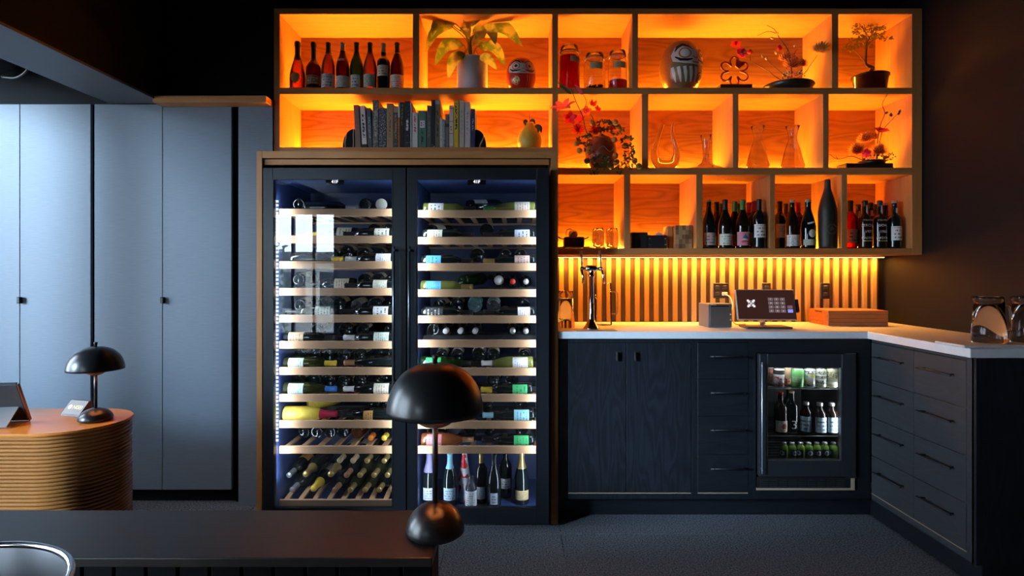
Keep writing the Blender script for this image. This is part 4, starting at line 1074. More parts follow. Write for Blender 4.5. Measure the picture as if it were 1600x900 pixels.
def bookend(label, xa, xb, ctop, flip):
    Y = 3.51
    x0, x1 = X(cbk(xa), Y), X(cbk(xb), Y); h = Z(cby(ctop), Y) - F2L
    w_ = x1 - x0
    bm = bmesh.new()
    arc = [(w_ * (1 - math.cos(a)), h * math.sin(a) ** .85) for a in [PI / 2 * k / 12 for k in range(13)]]
    pts = [(0, 0)] + arc[1:] + [(w_, 0)]
    if flip: pts = [(w_ - x, z) for x, z in pts]
    for yy in (0, .09):
        pass
    f0 = [bm.verts.new((x0 + x, Y, F2L + EPS + z)) for x, z in pts]; f1 = [bm.verts.new((x0 + x, Y + .09, F2L + EPS + z)) for x, z in pts]
    bm.faces.new(f0); bm.faces.new(f1[::-1])
    for k in range(len(pts)): bm.faces.new((f0[k], f0[(k + 1) % len(pts)], f1[(k + 1) % len(pts)], f1[k]))
    bmesh.ops.recalc_face_normals(bm, faces=bm.faces)
    bmesh.ops.bevel(bm, geom=bm.edges[:], offset=.003, segments=2, affect='EDGES')
    tag(tobj('bookend', bm, be_mat), label, 'bookend', 'marbled bookends')
bookend('black marbled half-round bookend left of the books', 35, 158, 375, False)
bookend('black marbled half-round bookend right of the books', 1418, 1532, 380, True)

# --- fruit
t = thing('pomelo', 'yellow green pear-shaped fruit with dark leaves on the shelf', 'fruit', (X(827.5, 3.60), 3.60, F2L + EPS))
R = 19 / 900 * 3.6
Hh = Z(192, 3.6) - F2L
fr_m = grainy('pomelo skin', (0.46, 0.36, 0.035), (0.36, 0.33, 0.035), (60, 60, 60), 0.5, bump=.3)
tobj('fruit_body', lathe([(0, .004), (.035, 0), (.060, .012), (R * .95, .035), (R, .062), (R * .98, .088), (R * .86, .115), (R * .62, .138), (R * .40, Hh - .010), (R * .25, Hh - .003), (0, Hh)], 30), fr_m, t)
dk_leaf = plain('dark green leaf', (0.020, 0.034, 0.014), 0.4)
tobj('stem', tube([(0, 0, Hh - .004), (.001, 0, Hh + .016), (-.002, 0, Hh + .055)], [.003, .0018, .001], 6), plain('brown stem', (0.08, 0.045, 0.02), 0.7), t)
for (a, b, c, w_) in (((-.012, -.030, Hh + .002), (-.030, -.040, Hh - .004), (-.026, -.052, Hh - .032), .026), ((.0, -.02, Hh + .004), (.022, -.03, Hh + .008), (.034, -.04, Hh - .022), .018), ((.030, -.05, Hh - .030), (.052, -.062, Hh - .045), (.050, -.070, Hh - .082), .028), ((.040, -.045, Hh - .022), (.066, -.045, Hh - .042), (.070, -.045, Hh - .076), .022)):
    tobj('leaf', leaf([a, b, c], w_, None, .2), dk_leaf, t)

# --- preserving jars
def rglass(name, col, ior):
    b = N(name); p = b.n('BsdfPrincipled', None, Base_Color=col, Roughness=0.0, IOR=ior); p.inputs['Transmission Weight'].default_value = 1.0
    MATS[name] = b.done(p.outputs[0]); return MATS[name]
real_glass = rglass('solid clear glass', (1, 1, 1), 1.45); real_water = rglass('clear water', (0.99, 0.99, 0.985), 1.33)
def dbl(prof, t_=.0020):
    inner = [(max(r - t_, 0), z + (t_ * 1.5 if i < 2 else 0)) for i, (r, z) in enumerate(prof)]
    return prof + [(prof[-1][0] - t_ / 2, prof[-1][1] + t_ / 2)] + inner[::-1]
def liq(name, col):
    b = N(name); tl = b.n('BsdfTranslucent', None, Color=col); tr = b.n('BsdfTransparent', None, Color=col); df = b.n('BsdfDiffuse', None, Color=col)
    m1 = b.n('MixShader', None, i0=.7, i1=tl.outputs[0], i2=tr.outputs[0]); m2 = b.n('MixShader', None, i0=.12, i1=m1.outputs[0], i2=df.outputs[0])
    return b.done(m2.outputs[0])

def jar(label, px_, Y, wpx, top, fill, fillh, solids, tagp, clasp=True):
    r = wpx / 2 / 900 * Y; h = Z(top, Y) - F1
    t = thing('preserving_jar', label, 'jar', (X(px_, Y), Y, F1 + EPS), group='glass preserving jars')
    hb = h * .80
    tobj('jar_glass', lathe(dbl([(0, .002), (r * .9, 0), (r, .008), (r, hb * .86), (r * .93, hb * .95), (r * .80, hb), (r * .80, hb + .012)], .0018), 30), real_glass, t)
    lid = tobj('lid', lathe([(r * .84, hb + .012), (r * .86, hb + .016), (r * .86, hb + .026), (r * .80, h * .97), (r * .5, h), (0, h), (0, h - .004), (r * .78, h * .97 - .004), (r * .82, hb + .013)], 30), real_glass, t)
    tobj('gasket', lathe([(r * .80, hb + .0122), (r * .885, hb + .0122), (r * .885, hb + .017), (r * .80, hb + .017)], 30), plain('jar gasket', (0.16, 0.05, 0.015), .6), lid)
    if fill: tobj('contents', lathe([(0, .006), (r * .93, .006), (r * .945, .012), (r * .945, hb * fillh), (0, hb * fillh)], 30), fill, t)
    if solids:
        bm = bmesh.new()
        for k in range(60):
            a = random.uniform(0, 2 * PI); rr = r * .84 * math.sqrt(random.random())
            bmesh.ops.create_icosphere(bm, subdivisions=1, radius=random.uniform(.006, .010), matrix=Matrix.Translation((rr * math.cos(a), rr * math.sin(a), .016 + random.random() * .022)))
        stuff(tobj('fruit_pieces', smooth(bm), solids, t))
    if clasp:
        bm = tube([(r * .9 * math.cos(a), r * .9 * math.sin(a), hb + .0) for a in [k * 2 * PI / 24 for k in range(24)]], .0016, 5, closed=True)
        tube([(r * .86, -.01, hb), (r * 1.08, -.01, hb + .012), (r * 1.04, -.01, hb + .030), (r * .88, -.01, hb + .026)], .0018, 5, bm)
        tube([(-r * .88, 0, hb), (-r * 1.06, 0, hb + .010), (-r * .88, 0, hb + .026)], .0018, 5, bm)
        tobj('wire_clasp', bm, steel, t)
    if tagp: tobj('jar_label', cyl_patch(r, hb * tagp[0], hb * tagp[1], tagp[2], 8), lab_mat('gold', 1), t, rot=(0, 0, tagp[3]))
    return t
jar('tall clamp jar of red liquid, left of the jars', 889.5, 3.56, 33, 71, liq('red liquor', (0.95, 0.03, 0.012)), .93, None, (.74, .88, .5, .5))
jar('short clamp jar with dark fruit at the bottom', 929, 3.56, 33, 83, None, .70, plain('dark berries', (0.05, 0.015, 0.008), .5), (.66, .86, .62, .05))
jar('clamp jar of amber liquid, right of the jars', 965, 3.57, 30, 79, liq('dark amber liquor', (0.55, 0.10, 0.02)), .34, None, (.66, .84, .66, .1))

# --- flower emblem plaque
t = thing('emblem_stand', 'red flower-shaped outline emblem standing on a dark base', 'ornament', (X(1148, 3.60), 3.60, F1 + EPS))
emb = plain('emblem red', (0.30, 0.008, 0.010), .4)
cz = (Z(111.5, 3.60) - F1)
sc_ = 3.6 / 900
bm = bmesh.new()
pts = []
for k in range(6):
    a0 = PI / 2 + k * PI / 3
    for j in range(13):
        u = -1 + 2 * j / 12
        # petal loop: from the inner notch out round and back
        aa = u * .52
        rr = 9 + 14.0 * math.cos(u * PI / 2) ** .55
        x_, z_ = rr * math.cos(a0 + aa), rr * math.sin(a0 + aa)
        pts.append((x_ * sc_, 0.006, cz + z_ * sc_))
tobj('outline', tube(pts, .0056, 8, closed=True), emb, t)
tri = bmesh.new()
q = [(1.5, 8), (3, 19), (17, 13), (7, 4)]
f0 = [tri.verts.new((x * sc_, .002, cz + z * sc_)) for x, z in q]; f1 = [tri.verts.new((x * sc_, .010, cz + z * sc_)) for x, z in q]
tri.faces.new(f0); tri.faces.new(f1[::-1])
for k in range(4): tri.faces.new((f0[k], f0[(k + 1) % 4], f1[(k + 1) % 4], f1[k]))
bmesh.ops.recalc_face_normals(tri, faces=tri.faces)
tobj('wedge', tri, emb, t)
hb = Z(133.5, 3.6) - F1
tobj('base', bbox(bmesh.new(), -25 * sc_, 25 * sc_, -.03, .04, 0, max(hb, .022), .003), plain('dark plinth', (0.05, 0.018, 0.010), .4), t)
# --- arrangements: shared flower builders
def petal(name, col):
    b = N(name)
    if 'chrys' in name:
        tc = b.n('TexCoord'); ln = b.n('VectorMath', {'operation': 'LENGTH'}, i0=tc.outputs['Object'])
        mr = b.n('MapRange', None, Value=ln.outputs['Value'], From_Min=.026, From_Max=.056)
        oi = b.n('TexNoise', None, Vector=tc.outputs['Object'], Scale=160.)
        col = b.mix(b.math('MULTIPLY', mr.outputs[0], b.math('MULTIPLY', oi.outputs[0], 2.0)), (0.34, 0.05, 0.035), col)
    d1 = b.n('BsdfPrincipled', None, Base_Color=col, Roughness=.55); d2 = b.n('BsdfTranslucent', None, Color=col)
    MATS[name] = b.done(b.n('MixShader', None, i0=.45, i1=d1.outputs[0], i2=d2.outputs[0]).outputs[0]); return MATS[name]
mum_a = petal('chrysanthemum bronze', (0.78, 0.34, 0.14)); mum_g = petal('chrysanthemum green bronze', (0.46, 0.40, 0.14)); mum_y = petal('chrysanthemum amber', (0.85, 0.52, 0.18))
twig = plain('dark twig', (0.055, 0.022, 0.012), .7); magenta = petal('magenta petal', (0.55, 0.03, 0.16)); crims = petal('crimson petal', (0.58, 0.015, 0.03))
pinkp = petal('pink lily petal', (0.75, 0.10, 0.10)); violet = petal('violet petal', (0.34, 0.07, 0.26)); bud_m = plain('pale bud', (0.48, 0.36, 0.16), .6)
grn = plain('foliage green', (0.055, 0.085, 0.022), .5); grn2 = plain('foliage olive', (0.12, 0.13, 0.03), .5)
def mum(parent, c, r, mat, up=(0, -.5, .85), n=95, droop=.0):
    bm = bmesh.new(); U = Vector(up).normalized(); q = U.to_track_quat('Z', 'Y')
    for k in range(n):
        a = k * 2.39996; s = math.sqrt((k + .5) / n)
        el = s * 1.75
        dr = Vector((math.sin(el) * math.cos(a), math.sin(el) * math.sin(a), math.cos(el)))
        mid = dr * r * .62; tip = dr * r * (1.0 + random.uniform(-.08, .10)) - Vector((0, 0, droop * r * s))
        tip = tip + Vector((0, 0, r * .22)) * (s)
        sd = dr.cross(Vector((0, 0, 1)))
        if sd.length < 1e-3: sd = Vector((1, 0, 0))
        leaf([q @ Vector((0, 0, -.1 * r)), q @ mid, q @ tip], r * .15, q @ sd.normalized(), .3, bm, n=4)
    o = tobj('flower_head', bm, mat, parent, loc=Vector(c) - parent_world(parent)); return o
def branch(parent, pts, r0=.0032, r1=.0012, name='branch', mat=None):
    p = curve_pts(pts, 5)
    return tobj(name, tube(p, [r0 + (r1 - r0) * k / (len(p) - 1) for k in range(len(p))], 6), mat or twig, parent, world=True)
def petals(parent, c, r, mat, n=5, up=(0, -1, .2), open_=.9, w=.7, name='flower'):
    bm = bmesh.new(); q = Vector(up).normalized().to_track_quat('Z', 'Y')
    for k in range(n):
        a = k * 2 * PI / n + .3
        d = Vector((math.cos(a), math.sin(a), 0))
        leaf([q @ Vector((0, 0, 0)), q @ (d * r * open_ * .55 + Vector((0, 0, r * .35))), q @ (d * r * open_ + Vector((0, 0, r * (.35 if open_ > .7 else .9))))], r * w, q @ Vector((-d.y, d.x, 0)), .15, bm, n=6)
    return tobj(name, bm, mat, parent, loc=Vector(c) - parent_world(parent))
def bud(parent, c, d, l, r, mat, name='bud'):
    p = lathe([(0, 0), (r * .6, l * .15), (r, l * .4), (r * .6, l * .75), (0, l)], 8)
    o = tobj(name, p, mat, parent, loc=Vector(c) - parent_world(parent)); o.rotation_euler = Vector(d).to_track_quat('Z', 'Y').to_euler(); return o
def balls(parent, pts, r, mat, name='berries'):
    bm = bmesh.new(); o_ = parent_world(parent)
    for p in pts: bmesh.ops.create_icosphere(bm, subdivisions=1, radius=r * random.uniform(.8, 1.2), matrix=Matrix.Translation(Vector(p) - o_))
    return stuff(tobj(name, smooth(bm), mat, parent))
def sprigs(parent, c, rad, n, mat, size=.014, name='foliage'):
    bm = bmesh.new(); o_ = parent_world(parent)
    for k in range(n):
        d = Vector((random.gauss(0, 1), random.gauss(0, .8), random.gauss(0, 1))).normalized()
        p = Vector(c) - o_ + Vector((d.x * rad[0], d.y * rad[1], d.z * rad[2])) * random.uniform(.5, 1)
        e = p + (d + Vector((random.uniform(-.6, .6), random.uniform(-.6, .6), random.uniform(-.4, .6)))).normalized() * size
        leaf([p, (p + e) / 2 + Vector((0, 0, size * .1)), e], size * .6, None, .2, bm, n=4)
    return stuff(tobj(name, bm, mat, parent))
# ikebana on the top shelf
YI = 3.60
def c6(cx, cy, Y=YI): return P(1110 + cx * .1278, 30 + cy * .1278, Y)
t = thing('flower_arrangement', 'flower arrangement with bronze chrysanthemums in a low dark bowl, top shelf', 'flowers', (X(1231, YI), YI, F1 + EPS))
bw = 38 / 900 * YI
clay = plain('dark glazed bowl', (0.022, 0.018, 0.017), .3)
tobj('bowl', lathe([(0, .002), (bw * .55, 0), (bw * .85, .018), (bw, .050), (bw * .97, .056), (bw * .9, .050), (bw * .6, .034), (0, .030)], 36), clay, t)
mum(t, c6(1000, 575, YI - .04), .062, mum_a); mum(t, c6(930, 495, YI), .054, mum_a); mum(t, c6(1115, 565, YI - .01), .044, mum_a, n=90)
mum(t, c6(1335, 385, 3.445), .060, mum_g, (0.2, -.25, .9))
branch(t, [c6(1000, 760), c6(1150, 660), c6(1230, 550, 3.52), c6(1310, 440, 3.46)])
branch(t, [c6(960, 760), c6(850, 735), c6(680, 620), c6(500, 520), c6(400, 470)])
branch(t, [c6(980, 740), c6(850, 640), c6(720, 530), c6(640, 440)], .0025)
branch(t, [c6(1000, 740), c6(965, 420), c6(850, 240), c6(780, 125), c6(690, 75)], .0035)
branch(t, [c6(800, 170), c6(700, 150), c6(570, 205)], .0022)
branch(t, [c6(1000, 600), c6(1030, 420), c6(1070, 365)], .0022)
branch(t, [c6(940, 620), c6(850, 440), c6(845, 380)], .0022)
for (p, d) in (((640, 470), (-.3, 0, 1)), ((690, 500), (-.3, 0, 1)), ((805, 430), (-.3, 0, 1)), ((1035, 350), (0, 0, 1)), ((820, 200), (.1, 0, 1)), ((775, 240), (-1, 0, .4))): bud(t, c6(*p), d, .026, .008, bud_m)
petals(t, c6(310, 320, YI - .02), .036, crims, 6, (-.3, -.8, .4)); petals(t, c6(365, 425, YI - .03), .046, magenta, 5, (.2, -1, .2), .9, .9); petals(t, c6(395, 405, YI - .05), .030, violet, 5, (.3, -1, .1))
bud(t, c6(485, 430), (0, 0, 1), .034, .017, crims); bud(t, c6(845, 390), (0, 0, 1), .042, .018, crims); branch(t, [c6(490, 515), c6(488, 470), c6(485, 430)], .0018)
balls(t, [c6(random.uniform(880, 1130), random.uniform(620, 710), YI - random.uniform(.0, .06)) for k in range(34)], .0042, plain('white berries', (0.62, 0.55, 0.42), .4))
sprigs(t, c6(1010, 690), (.07, .05, .022), 60, grn, .014)
# bonsai
YO = 3.62
def c7(cx, cy, Y=YO): return P(1290 + cx * .1389, 20 + cy * .1389, Y)
t = thing('bonsai_tree', 'bonsai tree with crooked trunk in a glossy black pot', 'bonsai', (X(1360, YO), YO, F1 + EPS))
pw = 26.5 / 900 * YO; ph = Z(119, YO) - F1
tobj('pot', lathe([(0, 0), (pw * .74, 0), (pw * .80, .006), (pw * .94, ph - .012), (pw, ph - .010), (pw, ph), (pw * .92, ph), (pw * .88, ph - .014), (0, ph - .010)], 32), plain('glossy black pot', (0.006, 0.006, 0.007), .12), t)
tobj('soil', lathe([(pw * .87, ph - .0135), (0, ph - .004)], 20), MATS['soil'], t)
bark = grainy('bonsai bark', (0.10, 0.055, 0.03), (0.20, 0.12, 0.06), (60, 60, 20), .8, bump=.6)
p = curve_pts([c7(495, 735), c7(510, 660), c7(530, 615), c7(455, 585), c7(450, 500), c7(455, 420), c7(465, 340)], 5)
tr_ = tobj('trunk', tube(p, [.013 - .008 * k / (len(p) - 1) for k in range(len(p))], 9), bark, t, world=True)
for pts in ([(440, 545), (390, 490), (320, 425), (240, 410)], [(458, 400), (420, 330), (350, 300)], [(465, 350), (450, 220), (430, 130)], [(465, 370), (560, 290), (680, 285)], [(465, 340), (540, 200), (580, 140)]):
    branch(t, [c7(*q, YO - .01 * i) for i, q in enumerate(pts)], .0035, .0012, 'branch', bark)
lb = N('bonsai leaf'); oi = lb.n('TexCoord'); nz = lb.n('TexNoise', None, Vector=oi.outputs['Object'], Scale=60.)
lc = lb.mix(nz.outputs[0], (0.012, 0.030, 0.006), (0.30, 0.26, 0.04)); d1 = lb.n('BsdfPrincipled', None, Base_Color=lc, Roughness=.4); d2 = lb.n('BsdfTranslucent', None, Color=lc)
bl_mat = lb.done(lb.n('MixShader', None, i0=.3, i1=d1.outputs[0], i2=d2.outputs[0]).outputs[0])
bm = bmesh.new(); o_ = parent_world(t)
for (cx, cy, rx, ry, n_) in ((460, 120, 100, 45, 60), (580, 140, 90, 60, 60), (390, 190, 80, 60, 50), (480, 240, 120, 60, 80), (590, 220, 70, 50, 40), (330, 340, 70, 50, 40), (400, 330, 60, 40, 30), (250, 410, 60, 35, 24), (690, 290, 60, 18, 16), (480, 370, 40, 30, 18), (580, 265, 60, 25, 20), (330, 180, 40, 30, 14)):
    for k in range(n_):
        a = random.uniform(0, 2 * PI); rr = math.sqrt(random.random())
        b0 = c7(cx + rx * rr * math.cos(a), cy + ry * rr * math.sin(a), YO + random.uniform(-.045, .035)) - o_
        d = Vector((math.cos(a) + random.uniform(-.5, .5), random.uniform(-.7, .5), -math.sin(a) * .7 + random.uniform(-.4, .6))).normalized()
        l = random.uniform(.014, .022)
        leaf([b0, b0 + d * l * .5 + Vector((0, 0, .001)), b0 + d * l], l * .42, None, .2, bm, n=4)
zlim = rowz['top'] - 0.004 - o_.z
for v in bm.verts: v.co.z = min(v.co.z, zlim); v.co.x = min(v.co.x, xi1 - .006 - o_.x)
stuff(tobj('foliage', bm, bl_mat, t))
bm = lathe([(0, 0), (.003, 0), (.003, .003), (0, .003)], 8)
pl_ = lathe([(0, 0), (.008, .002), (.011, .008), (.008, .015), (0, .018)], 12)
tag(tobj('glass_pebble', pl_, plain('amber pebble', (0.62, 0.36, 0.12), .1), None, loc=(X(1334, 3.54), 3.54, F1 + EPS)), 'small amber pebble beside the bonsai pot', 'pebble')
# ikebana, second row right
YJ = 3.60
def c8(cx, cy, Y=YJ): return P(1285 + cx * .150, 140 + cy * .150, Y)
t = thing('flower_arrangement', 'flower arrangement with amber chrysanthemums and magenta bloom, second row', 'flowers', (X(1352, YJ), YJ, F2R + EPS))
tobj('tray', bbox(bmesh.new(), -37 * YJ / 900, 36 * YJ / 900, -.05, .06, 0, Z(257, YJ) - F2R, .004), clay, t)
tobj('water_dish', lathe([(.02, .012), (.07, Z(257, YJ) - F2R), (.078, Z(256, YJ) - F2R + .014), (.07, Z(256, YJ) - F2R + .012), (0, .03)], 24), black_plastic, t, loc=(.04, 0, 0))
mum(t, c8(455, 525, YJ), .054, mum_y, (-.4, -.4, .8)); mum(t, c8(365, 640, YJ - .04), .052, mum_y, (-.5, -.5, .7)); mum(t, c8(585, 655, YJ - .04), .058, mum_a); mum(t, c8(520, 505, YJ + .02), .042, mum_y)
petals(t, c8(610, 445, YJ - .02), .058, magenta, 6, (0, -.5, .8), .8, .8); petals(t, c8(450, 655, YJ - .06), .034, magenta, 5, (-.2, -.8, -.4), .9, .8)
branch(t, [c8(560, 740), c8(580, 500), c8(610, 350, 3.56), c8(650, 250, 3.51), c8(625, 150, 3.465), c8(680, 40, 3.435)], .0030)
branch(t, [c8(570, 720), c8(620, 450), c8(710, 330, 3.54), c8(800, 235, 3.49)], .0026)
branch(t, [c8(430, 740), c8(300, 695), c8(160, 725), c8(75, 672)], .0030)
branch(t, [c8(160, 725), c8(140, 690)], .0018)
for (p, d) in (((785, 265), (.6, 0, 1)), ((720, 285), (-.1, 0, 1)), ((705, 280), (.3, 0, 1)), ((795, 245), (.4, 0, .8)), ((650, 250), (1, 0, .5))): bud(t, c8(*p, 3.49), d, .026, .008, dk_leaf)
sprigs(t, c8(560, 725, YJ - .01), (.085, .05, .03), 80, grn, .014)
sprigs(t, c8(680, 700, YJ - .02), (.05, .03, .02), 20, dk_leaf, .012)
balls(t, [c8(random.uniform(430, 620), random.uniform(700, 760), YJ - random.uniform(.03, .06)) for k in range(22)], .004, MATS['white berries'])
# trailing arrangement in a red pot, second row left
YK = 3.55
def c4(cx, cy, Y=YK): return P(760 + cx * .15625, 145 + cy * .15625, Y)
t = thing('flower_arrangement', 'lilies, roses and trailing greenery spilling from a red round pot', 'flowers', (X(939, YK), YK, F2R + EPS))
pr2 = 25 / 900 * YK
redpot = grainy('red brown glazed pot', (0.30, 0.055, 0.022), (0.20, 0.030, 0.014), (25, 25, 25), .3)
hp2 = Z(215, YK) - F2R
tobj('pot', lathe([(0, .002), (pr2 * .55, 0), (pr2 * .85, hp2 * .2), (pr2, hp2 * .5), (pr2 * .9, hp2 * .78), (pr2 * .6, hp2 * .95), (pr2 * .55, hp2), (pr2 * .48, hp2 * .96), (0, hp2 * .9)], 32), redpot, t)
tobj('cord', tube([c4(1060 + 20 * k, 560 + 30 * math.sin(k * .9) - 8 * k % 5, YK - pr2 - .004 + .0006 * (k - 5) ** 2) for k in range(12)], .002, 6), plain('pale cord', (0.42, 0.30, 0.20), .7), t, world=True)
for (cx, cy, r1, r2, n_, m_) in ((1180, 330, .055, .03, 90, grn), (1290, 370, .05, .03, 80, grn2), (970, 470, .045, .022, 60, grn), (1100, 420, .05, .02, 60, grn2), (1400, 480, .035, .03, 60, grn), (1420, 590, .03, .05, 80, grn), (1430, 700, .045, .035, 80, grn2), (1150, 680, .06, .035, 110, grn), (1240, 720, .06, .025, 70, grn2), (1030, 560, .03, .03, 40, grn)):
    sprigs(t, c4(cx, cy, YS - .036 if cy > 600 else YK - .09 if cx > 1020 and cy > 530 else YK - .03), (r1, .022 if cy > 600 else .03, r2), n_, m_, .016)
for (cx, cy) in ((1290, 295), (930, 580), (1480, 680), (1525, 735), (1060, 300), (900, 510), (1280, 470), (1020, 590), (1005, 680), (1300, 690), (1245, 735), (1290, 630)):
    Yq = YS - .030 if cy > 640 else YK - .10 if cy > 560 else YK - .06
    o = tobj('seed_ball', smooth(bmesh_ico := (lambda b: (bmesh.ops.create_icosphere(b, subdivisions=2, radius=.019), b)[1])(bmesh.new())), grn2 if cx % 2 else plain('orange berry', (0.50, 0.22, 0.04), .5), t)
    o.location = c4(cx, cy, Yq) - parent_world(t)
for (cx, cy) in ((1095, 790), (1330, 790), (1055, 795)):
    sprigs(t, c4(cx, cy, YS - .03), (.012, .010, .012), 14, grn, .014)
branch(t, [c4(1130, 470), c4(1010, 410), c4(960, 230, 3.47), c4(900, 100, 3.44), c4(860, -10, 3.425), c4(840, -40, 3.425)], .0030, .0018)
branch(t, [c4(1090, 420), c4(1060, 240), c4(975, 190, 3.48), c4(1000, 90, 3.445), c4(960, 0, 3.425)], .0026, .0016)
branch(t, [c4(975, 190), c4(1040, 70)], .002, .0012)
petals(t, c4(775, 165, YS - .06), .085, pinkp, 6, (-.25, -.6, .7), .95, .42); petals(t, c4(835, 250, YS - .03), .050, crims, 5, (0, -.8, -.2), .9, .6)
petals(t, c4(1060, 130, YK - .04), .040, crims, 4, (.2, -.6, .7), .5, .8); petals(t, c4(1105, 170, YK - .05), .030, magenta, 5, (.5, -.8, .2)); petals(t, c4(1000, 190, YK - .04), .038, pinkp, 5, (-.2, -1, .2)); petals(t, c4(940, 270, YK - .05), .036, crims, 4, (-.4, -.8, .3))
for (cx, cy, r, m_) in ((920, 370, .046, crims), (1085, 380, .036, crims), (1255, 358, .020, crims)):
    mum(t, c4(cx, cy, YK - .06), r, m_, (-.2, -.8, .5), 50)
for (b_, m_, e_, mt) in (((850, 15), (800, -30), (705, -110), grn2), ((960, 20), (935, -20), (880, -85), violet)):
    tobj('lily_bud', leaf([c4(*b_, YS - .04), c4(*m_, YS - .05), c4(*e_, YS - .05)], .022, None, .5, n=8), mt, t, world=True)

# --- decanters
def decanter(label, px_, Y, prof, rot=0):
    t = thing('decanter', label, 'decanter', (X(px_, Y), Y, F2R + EPS), (0, 0, rot), 'glass decanters')
    tobj('decanter_glass', lathe(dbl(prof), 32), real_glass, t)
    tobj('rim', tube([(prof[-1][0] * math.cos(a), prof[-1][0] * math.sin(a), prof[-1][1]) for a in [k * 2 * PI / 28 for k in range(28)]], .0016, 6, closed=True), real_glass, t)
    return t
YD = 3.60; u = YD / 900
hD = Z(198, YD) - F2R
for k, (pxx, w) in enumerate(((1184, 'left'), (1238.5, 'right'))):
    tt = decanter('clear flared-neck glass carafe, %s one of the matching pair' % w, pxx, YD, [(0, .004), (13 * u, 0), (17.5 * u, .030), (17.8 * u, .036), (16 * u, .055), (11 * u, hD * .50), (6.5 * u, hD * .68), (6.0 * u, hD * .76), (7.5 * u, hD * .88), (10.2 * u, hD)])
    
hS = Z(212, YD) - F2R
t = thing('decanter', 'wide low glass decanter with slim flared neck and handle', 'decanter', (X(1103, YD), YD, F2R + EPS), group='glass decanters')
tobj('decanter_glass', lathe(dbl([(0, .004), (24 * u, 0), (26.5 * u, .010), (25 * u, .018), (15 * u, .034), (7 * u, .055), (4.5 * u, .085), (4.5 * u, .12), (6 * u, hS * .85), (8.5 * u, hS)]), 36), real_glass, t)
tobj('handle', tube(curve_pts([(6 * u, 0, hS * .9), (3 * u + .012, 0, hS * .7), (.016, 0, hS * .45), (.045, 0, .028)], 6), .0035, 8), real_glass, t)
# swan decanter: U-shaped tube
t = thing('decanter', 'tall U-shaped glass swan decanter beside the wide low one', 'decanter', (X(1043, YD), YD, F2R + EPS), group='glass decanters')
def cd(cx, cy): return P(1005 + cx * .178, 170 + cy * .178, YD)
pc = [cd(170, 135), cd(150, 200), cd(115, 310), cd(100, 400), cd(130, 478), cd(200, 497), cd(265, 478), cd(297, 400), cd(285, 330), cd(262, 240), cd(255, 180), cd(266, 115)]
pp_ = curve_pts(pc, 4); m = len(pp_)
rad = []
for k in range(m):
    q = k / (m - 1)
    rad.append(u * (3.6 + 4.6 * math.exp(-((q - .45) / .20) ** 2) - 2.0 * max(0, (q - .8) / .2)))
swan_bm = tube(pp_, rad, 18, cap=False); tube(pp_, [q - .0018 for q in rad], 18, swan_bm, cap=False)
tobj('decanter_glass', swan_bm, real_glass, t, world=True)

# --- third row, left: burner set, glasses, boxes
YG = 3.55
t = thing('tabletop_burner', 'small black burner on feet with side handles and metal pot', 'burner', (X(896, YG), YG, F3 + EPS))
u = YG / 900
blk_i = plain('cast iron', (0.014, 0.012, 0.011), .5)
tobj('tray', bbox(bmesh.new(), -22 * u, 24 * u, -.05, .07, .006, .012, .002), blk_i, t)
for s in (-1, 1): tobj('foot', bbox(bmesh.new(), s * 16 * u - .006, s * 16 * u + .006, -.03, .05, 0, .006), blk_i, t)
tobj('burner_box', bbox(bmesh.new(), -15 * u, 16 * u, -.035, .055, .0125, .072, .004), blk_i, t)
for s in (-1, 1): tobj('side_handle', tube(curve_pts([(s * 15.5 * u, 0, .060), (s * 20 * u, 0, .064), (s * 24 * u, 0, .074)], 4), .004, 6), blk_i, t)
tobj('metal_pot', lathe([(0, .073), (.022, .073), (.030, .085), (.028, .100), (.020, .112), (.006, .116), (0, .117)], 20, cx=-.002), steel, t)
tobj('pot_handle', tube(curve_pts([(-.026, 0, .092), (-.046, 0, .085), (-.040, 0, .115), (-.018, 0, .122), (-.008, 0, .112)], 5), .0022, 6), dark_metal, t)
GP = [(0, .003), (.020, 0), (.026, .010), (.028, .060), (.025, .095), (.021, .125)]
gl_words = ['leftmost stemless tasting glass beside the burner', 'second stemless tasting glass from the burner', 'third stemless tasting glass from the burner', 'rightmost stemless tasting glass near the divider']
for k, (pxg, yy) in enumerate(((932, 3.60), (937, 3.52), (953, 3.62), (959, 3.53))):
    tt = thing('tasting_glass', gl_words[k], 'glass', (X(pxg, yy), yy, F3 + EPS), group='stemless tasting glasses')
    tobj('glass_bowl', lathe(dbl(GP, .0014), 24), real_glass, tt)
t = tag(box('black_box', blk_i, None, X(986, 3.54), X(1011, 3.54), 3.52, 3.68, F3 + EPS, Z(363, 3.54), .002), 'plain black box at the left of the second lower compartment', 'box')
t = thing('riveted_box', 'low black open box with silver rivets holding folded cards', 'box', (X(1027, 3.52), 3.52, F3 + EPS))
a, b = X(1012.5, 3.52), X(1042, 3.52); zt_ = Z(367.5, 3.52)
bm = bmesh.new(); bbox(bm, a, b, 3.52, 3.526, F3 + EPS, zt_); bbox(bm, a, b, 3.66, 3.666, F3 + EPS, zt_); bbox(bm, a, a + .005, 3.526, 3.66, F3 + EPS, zt_); bbox(bm, b - .005, b, 3.526, 3.66, F3 + EPS, zt_); bbox(bm, a + .005, b - .005, 3.526, 3.66, F3 + EPS, F3 + .006)
tobj('box_body', bm, blk_i, t, world=True)
for (ux, uy) in ((1015.5, 372.5), (1039.5, 372.5), (1015.5, 382), (1039.5, 382)): tobj('rivet', smooth((lambda bq: (bmesh.ops.create_icosphere(bq, subdivisions=2, radius=.0038), bq)[1])(bmesh.new())), chrome, t, loc=P(ux, uy, 3.519) - parent_world(t))
